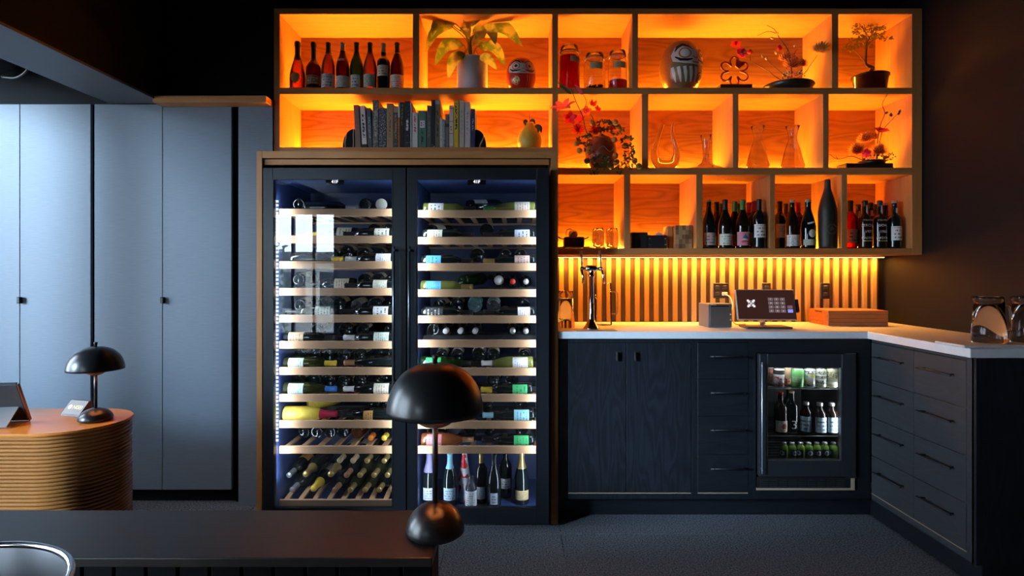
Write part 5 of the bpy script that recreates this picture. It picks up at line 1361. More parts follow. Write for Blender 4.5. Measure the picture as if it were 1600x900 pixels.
for k in range(3):
    tg = box('folded_card', plain('pink card', (0.60, 0.42, 0.38), .7), None, X(1026, 3.56) + k * .014, X(1026, 3.56) + k * .014 + .012, 3.555, 3.60, F3 + .0068, F3 + .095 + .008 * (k == 1))
    tag(tg, ['left', 'middle', 'right'][k] + ' pink folded card standing in the riveted black box', 'card', 'folded cards in the black box')
t = thing('parquet_box', 'square box with a checkered patchwork of wooden blocks', 'box', (X(1070, 3.53), 3.53, F3 + EPS))
a, b = X(1055.5, 3.51), X(1081.5, 3.51); zt_ = Z(352, 3.51); nb = 5
tobj('box_core', bbox(bmesh.new(), a + .002, b - .002, 3.513, 3.61, F3 + EPS, zt_ - .001), oak_x, t, world=True)
bc = [plain('block %d' % k, c, .5) for k, c in enumerate([(0.34, 0.18, 0.08), (0.24, 0.12, 0.05), (0.46, 0.27, 0.12), (0.16, 0.08, 0.035), (0.40, 0.24, 0.12)])]
for i in range(nb):
    for j in range(nb):
        s_ = (b - a) / nb; sz = (zt_ - F3 - EPS) / nb
        dp = random.uniform(0, .003)
        box('block', bc[(i * 3 + j * 2 + (i * j) % 3) % 5], t, a + i * s_ + .0004, a + (i + 1) * s_ - .0004, 3.510 - dp, 3.5129, F3 + EPS + j * sz + .0004, F3 + EPS + (j + 1) * sz - .0004)
t = tag(box('coaster_block', oak_z, None, X(1043, 3.56), X(1051, 3.56), 3.56, 3.66, F3 + EPS, Z(353, 3.56), .003), 'pale wooden block beside the checkered box', 'block')

# --- third row bottles
G3 = 'wine bottles in the lower right compartments'
def b3(px_, Y, kind, gl, label, **kw): return bottle(kind, gl, label, loc=(X(px_, Y), Y, F3 + EPS), group=G3, **kw)
b3(1107.5, 3.52, 'burgundy', 'dark', 'bottle with cork and painted landscape label, leftmost in third lower compartment', lab='rosegrey', cap='cork', capz=.285, lz=(.02, .095), la=1.0, lv=2)
b3(1120, 3.63, 'burgundy', 'ruby', 'dark bottle behind the painted landscape label bottle', lab='rosegrey', cap='black', lz=(.02, .08))
b3(1127, 3.73, 'burgundy', 'ruby', 'rearmost dark bottle behind the cream label bottle', cap='black')
b3(1133, 3.52, 'burgundy', 'brown', 'bottle with wide cream label beside the pink mountain label', lab='cream', cap='black', lz=(.02, .088), la=1.25, lv=0)
b3(1148, 3.62, 'burgundy', 'ruby', 'dark bottle right behind the pink mountain label bottle', cap='green', lab='pink', lz=(.02, .09))
b3(1153, 3.73, 'burgundy', 'ruby', 'rearmost green-capped bottle behind the pink mountain label', cap='green')
t = b3(1160.5, 3.52, 'burgundy', 'brown', 'green-capped bottle with pink label of a blue mountain', lab=plain('pink label', (0.62, 0.22, 0.27), .6), cap='green', lz=(.018, .100), la=1.25)
tobj('label_art', wrap(poly_bm([(-.018, -.008), (-.004, .016), (0, .026), (.008, .012), (.02, -.004)], 3), PR['burgundy'], .064, .0012), plain('mountain blue', (0.05, 0.14, 0.30), .6), t)
tobj('label_art', wrap(poly_bm([(-.022, -.012), (-.010, -.002), (.004, -.006), (.022, -.010), (.016, -.016)], 3), PR['burgundy'], .064, .0014), plain('mountain snow', (0.75, 0.70, 0.68), .6), t)
tobj('label_art', wrap(poly_bm([(-.026, -.022), (0, -.015), (.026, -.019), (.024, -.025), (-.02, -.028)], 3), PR['burgundy'], .064, .0012), plain('mountain foreground', (0.45, 0.05, 0.06), .6), t)
b3(1170, 3.658, 'bordeaux', 'ruby', 'red-capped bottle furthest back in third lower compartment', cap='red')
b3(1178.5, 3.579, 'bordeaux', 'ruby', 'red-capped bottle between the rear one and the photo label', cap='red', lab='ivory', lz=(.03, .10))
b3(1186, 3.50, 'bordeaux', 'dark', 'bottle with black and white photo label and red-black capsule', lab='white', cap='black', lz=(.065, .145), la=1.2, lv=2)
b3(1218.5, 3.60, 'bordeaux', 'dark', 'bottle with tall ivory label, leftmost in fourth lower compartment', lab='ivory', cap='black', lz=(.07, .155), la=1.0, lv=3)
b3(1228, 3.725, 'bordeaux', 'ruby', 'dark bottle standing behind between ivory and white label bottles', cap='black')
b3(1237.5, 3.52, 'burgundy', 'brown', 'corked bottle with low white label left of the round label', lab='white', cap='cork', capz=.28, lz=(.015, .082), la=1.2, lv=1)
b3(1247, 3.64, 'bordeaux', 'ruby', 'dark red-capped bottle behind the round label bottle', cap='crimson')
t = b3(1262.5, 3.53, 'champagne', 'dark', 'corked bottle with round medallion label beside the large matte bottle', lab='ivory', cap='cork', capz=.285, lz=(.02, .055), la=1.1, lv=1)
tobj('medallion', wrap(poly_bm(ell(.005, 0, .022, .024), 3), PR['champagne'], .092, .0008), lab_mat('cream', 2), t)
tobj('neck_band', wrap(poly_bm(stroke2([(-.022, .0), (0, .006), (.022, .012)], .010), 3), PR['champagne'], .15, .0010), lab_mat('white', 1), t)
t = b3(1293, 3.505, 'sake', 'matte', 'large matte black bottle with engraved round crest', name='sake_bottle')
crest = plain('crest grey', (0.07, 0.066, 0.062), .35)
for rr in (.030, .026): tobj('crest_ring', tube([(1, 0, 0)] * 0 + [((.0545) * math.sin(x_ / .0535), -.0545 * math.cos(x_ / .0535), .115 + z_) for x_, z_ in ell(0, 0, rr, rr, 40)], .0010, 5, closed=True), crest, t)
tobj('crest_mark', wrap(poly_bm([(-.010, -.012), (-.012, .004), (-.002, .016), (.010, .008), (.012, -.010), (.002, -.004)], 3), PR['sake'], .115, .0010), crest, t)
b3(1329, 3.56, 'bordeaux', 'red', 'red spirit bottle with white label, leftmost in last compartment', lab='rosegrey', cap='black', lz=(.035, .12), la=1.0, lv=2)
b3(1341, 3.73, 'madeira', 'ruby', 'dark bottle with paper seal behind the sercial lettering', cap='black', lab2=('mauve', .21, .25, .5))
def madeira(px_, label, l2, l3):
    t = b3(px_, 3.53, 'madeira', 'brown', label, cap='black')
    wp = plain('stencil white', (0.66, 0.64, 0.60), .6); gp = FOIL['gold']
    for s, z_, sz in (("D'OLIVEIRAS", .172, .012), (l2, .140, .022), (l3, .102, .022), ('MADEIRA', .064, .019)):
        tobj('lettering', wrap(text_bm(s, sz), PR['madeira'], z_, .0010), wp, t)
    tobj('gold_band', wrap(poly_bm(stroke2([(-.03, 0), (.03, 0)], .006), 3), PR['madeira'], .046, .0010), gp, t)
    tobj('paper_seal', wrap(poly_bm([(-.002, .03), (.006, .03), (.008, 0), (.012, -.016), (.004, -.026), (-.004, -.012)], 3), PR['madeira'], .235, .0012), lab_mat('white', 1), t)
    return t
madeira(1351.5, 'black bottle stencilled sercial with paper seal', 'SERCIAL', '1977')
b3(1360, 3.64, 'madeira', 'ruby', 'dark bottle standing between the two stencilled bottles', cap='black', lab2=('rosegrey', .21, .245, .5))
b3(1369, 3.72, 'madeira', 'ruby', 'rearmost dark bottle behind the boal stencilled bottle', cap='black')
madeira(1374.5, 'black bottle stencilled boal with paper seal', 'BOAL', '1986')
b3(1383, 3.64, 'madeira', 'brown', 'corked dark bottle behind the rightmost white label bottle', cap='cork', capz=.278)
t = b3(1397.5, 3.53, 'madeira', 'dark', 'corked bottle with white engraving label, rightmost of the lower shelf', lab='white', cap='cork', capz=.278, lz=(.05, .135), la=1.0, lv=2)
tobj('paper_seal', wrap(poly_bm([(-.002, .02), (.010, .02), (.012, 0), (.006, -.016), (-.002, -.006)], 3), PR['madeira'], .228, .0012), lab_mat('white', 1), t)
# ------------------------------------------------------------------ undercounter drinks fridge
YM = 3.185
mx0, mx1, mz0, mz1 = X(1181, YC) + 0.003, X(1340, YM) - 0.004, Z(766, YC) + 0.002, Z(552.5, YM)
mf = thing('drinks_fridge', 'undercounter drinks fridge with steel-framed glass door', 'fridge', ((mx0 + mx1) / 2, YM, mz0))
dgrey = plain('dark stainless', (0.075, 0.080, 0.095), 0.30, 0.75)
yb0, yb1 = 3.232, 3.76; th = .03
doz = Z(745, YM)
bm = bmesh.new()
bbox(bm, mx0, mx0 + th, yb0, yb1, mz0, mz1); bbox(bm, mx1 - th, mx1, yb0, yb1, mz0, mz1); bbox(bm, mx0 + th, mx1 - th, yb0, yb1, mz1 - .02, mz1)
bbox(bm, mx0 + th, mx1 - th, yb0 + .012, yb1, mz0, doz + .012); bbox(bm, mx0 + th, mx1 - th, yb1 - .02, yb1, doz + .012, mz1 - .02)
tobj('cabinet', bm, black_plastic, mf, world=True)
gx0, gx1, gz0, gz1 = X(1199, YM), X(1315.5, YM), Z(720, YM), Z(574.5, YM)
bm = bmesh.new()
d0, d1 = X(1187, YM), X(1337.5, YM)
for (a, b, c, e) in ((d0, gx0, doz, mz1 - .002), (gx1, d1, doz, mz1 - .002), (gx0, gx1, doz, gz0), (gx0, gx1, gz1, mz1 - .002)): bbox(bm, a, b, YM, YM + .042, c, e, .0012)
dr = tobj('door_frame', bm, dgrey, mf, world=True)
bm = bmesh.new(); w_ = .0065
for (a, b, c, e) in ((gx1 - w_ * 1.3, gx1, gz0, gz1), (gx0, gx0 + .002, gz0, gz1), (gx0, gx1, gz0, gz0 + .003)): bbox(bm, a, b, YM - .0015, YM + .010, c, e)
tobj('pane_trim', bm, steel, dr, world=True)
box('glass_pane', glass('smoked door glass', (0.80, 0.82, 0.84), .9, 0, 1.5), dr, gx0 + .001, gx1 - .001, YM + .016, YM + .020, gz0, gz1)
hx = X(1190, YM)
bar_handle(dr, (hx, YM - .0005, Z(738, YM)), (hx, YM - .0005, Z(565, YM)), (-.3, -.95, 0), .0040, .026, plain('satin steel', (0.75, 0.76, 0.78), .45, .8))
for zz in (mz1 + .0, doz - .006):
    box('hinge', steel, dr, X(1322, YM), X(1339, YM), YM + .004, YM + .02, zz - .004 + .002, zz + .0012)
g_ = box('grille', black_plastic, mf, mx0 + .004, X(1333, YM), YM + .025, YM + .040, mz0 + .012, doz - .010)
for k in range(9):
    for j in range(4):
        a = mx0 + .02 + k * .053
        box('grille_bar', dgrey, g_, a, a + .046, YM + .020, YM + .0248, mz0 + .018 + j * .0115, mz0 + .0235 + j * .0115)
box('raw_edge', gap_wood, mf, mx0, mx1, YM + .02, YM + .045, mz0, mz0 + .010)
box('raw_edge', gap_wood, mf, X(1334, YM), mx1, YM + .02, YM + .045, mz0 + .010, doz - .012)
ix0, ix1 = mx0 + th, mx1 - th
levels = {'can': Z(605.5, 3.29), 'bottle': Z(679, 3.29), 'juice': Z(719, 3.29)}
wire = plain('fridge wire', (0.35, 0.36, 0.38), .3, .8)
for k, z in levels.items():
    bm = bmesh.new()
    for q in range(9): tube([(ix0 + .002, 3.27 + q * .055, z - .0035), (ix1 - .002, 3.27 + q * .055, z - .0035)], .003, 6, bm)
    tube([(ix0 + .01, 3.265, z - .0085), (ix0 + .01, 3.73, z - .0085)], .003, 6, bm); tube([(ix1 - .01, 3.265, z - .0085), (ix1 - .01, 3.73, z - .0085)], .003, 6, bm)
    tobj('wire_rack', bm, black_plastic if k != 'juice' else wire, mf, world=True)
box('led_bar', plain('led bar', (.6, .62, .65), .4), mf, ix0 + .03, ix1 - .03, 3.245, 3.255, mz1 - .027, mz1 - .0205)
strip_light('fridge_led', mf, ((ix0 + ix1) / 2, 3.250, mz1 - .029), ix1 - ix0 - .08, .008, (0, .45, -1), 1.4, (0.92, 0.97, 1.0))
strip_light('fridge_led', mf, (ix1 - .006, 3.245, (gz0 + gz1) / 2), .008, .26, (-.8, .6, 0), .8, (0.92, 0.97, 1.0))
box('led_tube', emit('led tube', (0.8, 0.9, 1.0), 0.5), mf, ix1 - .0045, ix1 - .0005, 3.238, 3.243, Z(670, 3.24), Z(612, 3.24))
# cans
def can_mat(name, base, marks):
    b = N(name); tc = b.n('TexCoord'); sp = b.n('SeparateXYZ', None, Vector=tc.outputs['Generated']); z = sp.outputs[2]
    c = base
    for (z0, z1, colr, sc) in marks:
        i = b.math('LESS_THAN', b.math('ABSOLUTE', b.math('SUBTRACT', z, (z0 + z1) / 2)), (z1 - z0) / 2)
        if sc:
            nz = b.n('TexNoise', None, Vector=tc.outputs['Object'], Scale=sc, Detail=1.); i = b.math('MULTIPLY', i, b.math('GREATER_THAN', nz.outputs[0], .5))
        c = b.mix(i, c, colr)
    return b.done(b.n('BsdfPrincipled', None, Base_Color=c, Roughness=.3, Metallic=.2).outputs[0])
CANS = [(1201.5, .45, (0.10, 0.06, 0.04), [(.5, .8, (.4, .1, .08), 60)], 'dark can half hidden at the left edge of the can row'),
 (1217, 1, (0.62, 0.62, 0.62), [(.72, .95, (.03, .03, .03), 0), (.45, .6, (.5, .03, .03), 90), (.1, .3, (.55, .04, .03), 90)], 'white can with black top band and red marks'),
 (1230, .8, (0.62, 0.45, 0.27), [(.05, .35, (.6, .08, .03), 80)], 'peach-coloured can with red marks near its foot'),
 (1246, 1.18, (0.16, 0.42, 0.14), [(.3, .6, (.4, .6, .35), 200)], 'plain green can, widest of the row'),
 (1265, 1, (0.52, 0.55, 0.55), [(.55, .75, (.02, .45, .5), 60), (.55, .75, (.6, .5, .05), 95), (.25, .4, (.7, .5, .03), 60), (.75, .9, (.05, .05, .05), 90), (.1, .2, (.05, .05, .05), 90)], 'silver can with multicoloured marks'),
 (1282, 1.02, (0.46, 0.48, 0.36), [(.2, .9, (.12, .14, .12), 110), (.4, .5, (.8, .8, .75), 0), (.65, .72, (.8, .8, .75), 0)], 'grey green can with white bands'),
 (1300, 1, (0.48, 0.46, 0.28), [(.5, .85, (.2, .2, .12), 100), (.2, .32, (.7, .72, .74), 0)], 'tan can with pale label, rightmost of the row')]
for (pxc, wf, base, marks, words) in CANS:
    r = 8.3 / 900 * 3.30 * min(wf, 1.12) if wf > .6 else 8 / 900 * 3.3
    h = .108
    Yc = 3.30 if wf > .85 else 3.385
    t = thing('drink_can', words, 'can', (X(pxc, Yc) + (.004 if wf < .6 else 0), Yc, levels['can'] + EPS), group='cans on the top rack of the drinks fridge')
    tobj('can_body', lathe([(0, .003), (r * .75, .003), (r * .8, 0), (r, .007), (r, h - .010), (r * .86, h - .003)], 22), can_mat('can ' + words[:18], base, marks), t)
    tobj('can_top', lathe([(r * .86, h - .003), (r * .87, h), (r * .82, h), (r * .80, h - .004), (0, h - .004)], 22), steel, t)
# middle rack bottles
zb_ = levels['bottle'] + EPS
t = bottle('bordeaux', 'brown', 'brown bottle with red cap and cream crest label in drinks fridge', loc=(X(1219.5, 3.31), 3.31, zb_), cap='red', capz=.283, lz=(.02, .088), la=1.2)
t.scale = (.95, .95, .80)
for c in t.children: pass
tobj('label', cached(('label', 'bordeaux', .02, .1, 1.2), lambda: cyl_patch(0, .02, .1, 1.2, 10, 4, rfun=PR['bordeaux'])), lab_mat('cream', 3), t)
tobj('crest', wrap(poly_bm([(-.002, -.018), (-.008, .0), (-.002, .016), (.016, .018), (.022, .0), (.014, -.018)], 3), PR['bordeaux'], .062, .0012), plain('crest red', (0.30, 0.03, 0.03), .6), t)
t = bottle('bordeaux', 'dark', 'dark bottle with tan cap and large white numeral 3', loc=(X(1237, 3.34), 3.34, zb_), cap='tan', capz=.283)
t.scale = (.92, .92, .80)
tobj('numeral', wrap(text_bm('3', .088), PR['bordeaux'], .060, .0012), plain('numeral white', (0.72, 0.74, 0.76), .6), t)
t = bottle('bordeaux', 'green', 'green bottle hidden behind the numeral bottle in drinks fridge', loc=(X(1232, 3.45), 3.45, zb_), cap='tan', capz=.283); t.scale = (.9, .9, .80)
for k, (pxc, yy, w_, rz) in enumerate(((1259.5, 3.33, 'leftmost', -.75), (1281, 3.31, 'middle', .0), (1299.5, 3.31, 'rightmost', .15))):
    t = bottle('small', 'brown', 'short beer bottle with silver blue label, %s of three' % w_, loc=(X(pxc, yy), yy, zb_), rot=(0, 0, rz), cap='silver', capz=.160, group='beer bottles in the drinks fridge')
    tobj('label', cached(('label', 'small', .012, .098, 1.25), lambda: cyl_patch(0, .012, .098, 1.25, 10, 4, rfun=PR['small'])), lab_mat('lightblue', 2), t)
# hooks / stemware feet hanging from the rack
k = 0
for (hxp, hyp) in ((1254, 614), (1262, 617), (1268, 621), (1282, 620), (1296, 622), (1276, 615), (1288, 616)):
    pass
# juice bottles
juice = plain('green juice', (0.16, 0.30, 0.04), .25); jl = plain('juice dark label', (0.015, 0.022, 0.03), .5)
zj = levels['juice'] + EPS
me_b = lambda: lathe([(0, .002), (.020, 0), (.0225, .004), (.0225, .070), (.019, .080), (.012, .086), (.012, .092)], 20)
for k, pxc in enumerate((1225, 1237.5, 1251, 1263.5, 1276, 1288.5, 1302)):
    t = thing('juice_bottle', 'small green juice bottle, %s from left on bottom rack of drinks fridge' % ORD[k + 1], 'bottle', (X(pxc, 3.30), 3.30, zj), (0, 0, [-.9, .35, -.9, .0, .1, .1, -1.6][k]), 'green juice bottles')
    tobj('bottle_body', cached(('juice',), me_b), juice, t)
    tobj('cap', cached(('juicecap',), lambda: lathe([(.0135, .0905), (.0138, .098), (.012, .1), (0, .1)], 16)), FOIL['white'] if k % 2 else FOIL['silver'], t)
    tobj('label', cached(('juicelabel',), lambda: cyl_patch(.0225, .020, .062, 1.15, 10)), jl, t)
    tobj('logo', cached(('juicelogo',), lambda: wrap(poly_bm(ell(0, 0, .014, .014), 2), .0225, .042, .0012)), plain('logo white', (0.75, 0.76, 0.76), .5), t)
    tobj('logo_mark', cached(('juicemark',), lambda: wrap(poly_bm([(-.001, -.010), (.001, -.010), (.001, -.001), (.010, -.001), (.010, .001), (.001, .001), (.001, .010), (-.001, .010), (-.001, .001), (-.010, .001), (-.010, -.001), (-.001, -.001)], 1), .0225, .042, .0018)), jl, t)

# ------------------------------------------------------------------ on the worktop
ZCt = CT + EPS
def pitcher(label, loc, h, r0, r1, fill, rotz=0.0, handle=True, lip=True, group='glass water pitchers', gm=None):
    gm = gm or real_glass
    t = thing('water_pitcher', label, 'pitcher', loc, (0, 0, rotz), group)
    rz = lambda z: r0 + (r1 - r0) * z / h
    zf = h * fill if fill else 0
    if fill: prof = [(rz(zf), zf), (rz(h), h), (rz(h) - .001, h + .001), (rz(h) - .002, h), (rz(zf) - .002, zf), (rz(zf), zf)]
    else: prof = dbl([(0, 0), (r0 * .96, 0), (r0, .006), (r1, h)])
    bm = lathe(prof, 36)
    if lip:
        for v in bm.verts:
            if v.co.z > h * .93 and v.co.x < -r1 * .8:
                v.co.x -= .013 * (v.co.z - h * .93) / (h * .07)
    tobj('pitcher_glass', bm, gm, t)
    if fill: tobj('water', lathe([(0, 0), (r0 * .96, 0), (r0, .006), (rz(zf), zf - .0002), (0, zf - .0002)], 40), real_water, t)
    if handle:
        tobj('handle', tube(curve_pts([(r1 - .004 + .003, 0, h * .78), (r1 + .012, 0, h * .785), (r1 + .034, 0, h * .78), (r1 + .040, 0, h * .70), (r0 + .034, 0, h * .36), (r0 + .030, 0, h * .27), (r0 + .010, 0, h * .255), (r0 - .003 + .001, 0, h * .255)], 5), .0042, 10), real_glass, t)
    return t
Yp = 2.60
pitcher('water-filled glass pitcher near the end of the worktop', (X(1545, Yp), Yp, ZCt + .0125), .205, .066, .055, .84)
pitcher('glass pitcher of water cut off by the right edge', (X(1606, 2.62), 2.62, ZCt + .0125), .205, .066, .055, .84)
t = thing('serving_board', 'pale stone serving board under the two pitchers', 'board', (2.15, 2.57, ZCt))
board = bbox(bmesh.new(), X(1487, 2.56), 2.44, 2.488, 2.665, ZCt, ZCt + .012, .003)
tobj('board_slab', board, grainy('pale stone board', (0.60, 0.54, 0.50), (0.70, 0.65, 0.61), (12, 12, 12), .35), t, world=True)
pitcher('tall glass water pitcher standing left of the beer tap', (X(884, 3.42), 3.42, ZCt), .215, .053, .045, .80, rotz=PI + 1.05)
pitcher('empty glass pitcher standing behind the beer tap', (X(943, 3.60), 3.60, ZCt), .26, .052, .048, None, gm=glass('faint thin glass', (0.98, 0.98, 0.98), 1.0, 0.0, 1.12))
# drip tray
t = thing('drip_tray', 'slotted steel drip tray under the beer tap', 'tray', (X(930, 3.27), 3.27, ZCt))
tobj('tray_body', bbox(bmesh.new(), -.115, .115, -.055, .055, 0, .0035, .001), steel, t)
for k in range(22): tobj('slot', cached(('slot',), lambda: bbox(bmesh.new(), -.0022, .0022, -.045, .045, 0, .0006)), black_plastic, t, loc=(-.105 + k * .010, 0, .0036))
# beer tap tower
YTp = 3.30
t = thing('beer_tap', 'chrome double beer tap tower on the worktop', 'tap', (X(924, YTp), YTp, ZCt + .0044))
h = Z(420, YTp) - ZCt - .0044
tobj('column', lathe([(0, 0), (.046, 0), (.047, .004), (.036, .018), (.022, .045), (.0165, .06), (.0160, h - .05), (.020, h - .045), (.020, h - .035), (.0165, h - .03), (.0165, h - .01)], 28), chrome, t)
tobj('cross_head', tube([(-.046, 0, h), (-.030, 0, h), (-.024, 0, h + .002), (.024, 0, h + .002), (.030, 0, h), (.046, 0, h)], [.010, .012, .020, .020, .012, .010], 16), chrome, t)
for s, c in ((-1, (0.10, 0.5, 0.35)), (1, (0.05, 0.3, 0.55))):
    x = s * .054
    f = tobj('faucet', lathe([(0, -.012), (.011, -.012), (.012, 0), (.011, .012), (0, .012)], 16, cx=x, cy=0, cz=h), chrome, t)
    tobj('spout', tube([(x, -.004, h), (x + s * .004, -.022, h - .012), (x + s * .010 if s > 0 else x + .003, -.030, h - .045), (x + (.014 if s > 0 else .001), -.032, h - .085)], [.008, .0075, .0065, .0060], 10), chrome, f)
    tobj('tap_lever', tube([(x, -.002, h + .010), (x - .002, -.006, h + .030), (x - .008, -.010, h + .105)], [.004, .006, .0075], 10), steel, f)
    tobj('tap_badge', lathe([(0, 0), (.006, 0), (.006, .003), (0, .003)], 12), plain('badge %d' % s, c, .3), f, loc=(x, -.0125, h), rot=(PI / 2, 0, 0))
# receipt printer
Yr = 3.48
t = thing('receipt_printer', 'small dark grey receipt printer on the worktop', 'printer', (X(1119, Yr), Yr, ZCt), (0, 0, .10))
u = Yr / 900; w_ = 19 * u; hh = Z(474, Yr) - ZCt
pg = plain('printer grey', (0.10, 0.095, 0.090), .45)
tobj('housing', bbox(bmesh.new(), -w_, w_, -.055, .085, 0, hh, .004, 2), pg, t)
tobj('front_panel', bbox(bmesh.new(), -w_ * .86, w_ * .94, -.0575, -.0545, .010, hh - .022, .001), plain('printer panel', (0.07, 0.068, 0.065), .4), t)
tobj('paper_slot', bbox(bmesh.new(), -w_ * .80, w_ * .70, -.0585, -.0550, hh - .018, hh - .009), black_plastic, t)
bm = text_bm('EPSON', .011); bmesh.ops.translate(bm, vec=(-w_ * .60, -.0562, hh - .005), verts=bm.verts); tobj('lettering', bm, plain('print white', (0.6, 0.6, 0.6), .5), t)
for k, zz in enumerate((hh * .55, hh * .40, hh * .32)): tobj('button', lathe([(0, 0), (.004 - .001 * (k == 1), 0), (.004 - .001 * (k == 1), .003), (0, .003)], 12), FOIL['white'] if k != 1 else FOIL['green'], t, loc=(w_ * .84, -.0575, zz), rot=(PI / 2, 0, 0))
# point-of-sale screen
Yq = 3.42
t = thing('payment_terminal', 'touchscreen payment terminal showing a keypad on a metal stand', 'screen', (X(1195, Yq), Yq, ZCt), (0, 0, -.06))
u = Yq / 900
sw, sh_ = 45 * u, 49 * u
dm = plain('terminal silver', (0.55, 0.50, 0.45), .3, .6)
tobj('stand_base', bbox(bmesh.new(), -35 * u, 33 * u, -.09, .06, 0, .011, .003), plain('terminal bronze', (0.10, 0.075, 0.055), .35, .5), t)
tobj('stand_neck', tube(curve_pts([(0, .03, .020), (0, .05, .055), (0, .02, .10)], 5), .016, 12), dm, t)
tilt = math.radians(-16)
scn = tobj('screen_body', bbox(bmesh.new(), -sw, sw, -.006, .012, -sh_ / 2, sh_ / 2, .005, 2), dm, t, loc=(0, -.012, Z(476, Yq) - ZCt), rot=(tilt, 0, 0))
tobj('screen', bbox(bmesh.new(), -sw + .006, sw - .006, -.0070, -.0061, -sh_ / 2 + .006, sh_ / 2 - .006), emit('terminal screen', (0.030, 0.011, 0.009), 1.0), scn)
key_m = emit('keypad keys', (0.13, 0.085, 0.095), 1.0); wht_e = emit('screen white', (0.75, 0.72, 0.72), 1.0)
kx0 = sw * .08
for i in range(3):
    for j in range(4):
        a = kx0 + i * .034; z = sh_ * .17 - j * .0235
        kk = tobj('screen_key', bbox(bmesh.new(), a, a + .029, -.0078, -.0071, z - .0095, z + .0095), key_m, scn)
        bm = text_bm(('123', '456', '789', 'C0x')[j][i], .011); bmesh.ops.translate(bm, vec=(a + .0145, -.0082, z), verts=bm.verts); tobj('key_digit', bm, wht_e, kk)
tobj('screen_key', bbox(bmesh.new(), kx0 + .108, kx0 + .137, -.0078, -.0071, sh_ * .17 - .0705 - .0095, sh_ * .17 - .0705 + .0095), emit('blue key', (0.22, 0.25, 0.85), 1.0), scn)
tobj('screen_key', bbox(bmesh.new(), kx0 + .108, kx0 + .137, -.0078, -.0071, sh_ * .17 - .047 - .0095, sh_ * .17 - .047 + .0095), key_m, scn)
lx, lz_ = -sw * .50, .006
for q in range(4):
    a = PI / 4 + q * PI / 2
    pts = stroke2([(.016 * math.cos(a + b), .016 * math.sin(a + b)) for b in (-.6, -.3, 0, .3, .6)], .005)
    corner = [(.024 * math.cos(a) + dx * .006, .024 * math.sin(a) + dz * .006) for dx, dz in ((-1, -1), (1, -1), (1, 1), (-1, 1))]
    leafp = [(0, 0), (.010 * math.cos(a) - .004 * math.sin(a), .010 * math.sin(a) + .004 * math.cos(a)), (.0125 * math.cos(a), .0125 * math.sin(a)), (.010 * math.cos(a) + .004 * math.sin(a), .010 * math.sin(a) - .004 * math.cos(a))]
    for pl in (pts, corner, leafp):
        bm = poly_bm([(x + lx, z + lz_) for x, z in pl], 0); bmesh.ops.translate(bm, vec=(0, -.0074, 0), verts=bm.verts); tobj('screen_logo', bm, wht_e, scn)
tobj('card_reader', bbox(bmesh.new(), sw + .001, sw + .022, .0, .030, -.045, .035, .003), black_plastic, scn)
tag(tobj('power_cable', tube(curve_pts([(X(1134, 3.74), 3.755, Z(459, 3.75)), (X(1141, 3.70), 3.70, Z(465, 3.7)), (X(1145, 3.66), 3.66, Z(478, 3.66)), (X(1142, 3.62), 3.62, Z(490, 3.62)), (X(1148, 3.60), 3.60, ZCt + .008), (X(1165, 3.58), 3.58, ZCt + .006)], 6), .0035, 8), plain('white cable', (0.6, 0.5, 0.42), .5)), 'pale power cable curling from the outlet behind the printer', 'cable')
# outlets
def outlet(label, p0, p1, q0, q1, plug=False):
    Y = 3.788
    t = thing('power_outlet', label, 'outlet', (X((p0 + p1) / 2, Y), Y, Z((q0 + q1) / 2, Y)), group='black wall outlets')
    W, Hh = (p1 - p0) / 2 * Y / 900, (q1 - q0) / 2 * Y / 900
    tobj('cover_plate', bbox(bmesh.new(), -W, W, 0, .008, -Hh, Hh, .002), black_plastic, t)
    nx = 2 if W > .035 else 1
    for i in range(nx):
        for s in (-1, 1):
            sk = tobj('socket', bbox(bmesh.new(), (i - (nx - 1) / 2) * W - .013, (i - (nx - 1) / 2) * W + .013, -.002, -.0001, s * Hh * .42 - .012, s * Hh * .42 + .012, .001), plain('socket black', (0.03, 0.028, 0.027), .35), t)
    return t
outlet('double black outlet behind the receipt printer', 1115, 1138, 442.5, 466)
outlet('black outlet half hidden behind the payment terminal', 1191, 1204.5, 442, 468)
outlet('single black outlet above the stacked trays', 1282.5, 1297, 442, 467)
tag(tobj('power_plug', bbox(bmesh.new(), X(1129, 3.77), X(1136, 3.77), 3.757, 3.7855, Z(462, 3.77), Z(456.5, 3.77), .003), MATS['white cable']), 'pale plug in the double outlet', 'plug')
# stacked trays
for k in range(4):
    Y0 = 3.55; z0 = ZCt + k * .0235
    t = thing('wooden_tray', 'reddish wooden tray, %s of the stack of four' % ['bottom one', 'second from bottom', 'third from bottom', 'top one'][k], 'tray', (X(1337, Y0), Y0 + .09, z0), (0, 0, -.045), group='stacked wooden trays')
    hw, hd = .178, .125
    for nm, (a, b, c, d_) in (('front_rim', (-hw, hw, -hd, -hd + .012)), ('rear_rim', (-hw, hw, hd - .012, hd)), ('side_rim', (-hw, -hw + .012, -hd + .012, hd - .012)), ('side_rim', (hw - .012, hw, -hd + .012, hd - .012))):
        tobj(nm, bbox(bmesh.new(), a, b, c, d_, 0, .0228, .0015), tray_wood, t)
    tobj('tray_floor', bbox(bmesh.new(), -hw + .012, hw - .012, -hd + .012, hd - .012, .012 if k < 3 else .016, .0225 if k == 3 else .016), tray_wood, t)
    if k == 3: tobj('hand_slot', bbox(bmesh.new(), -hw - .0006, -hw + .001, -.045, .045, .007, .014), plain('tray slot', (0.03, 0.012, 0.006), .7), t)
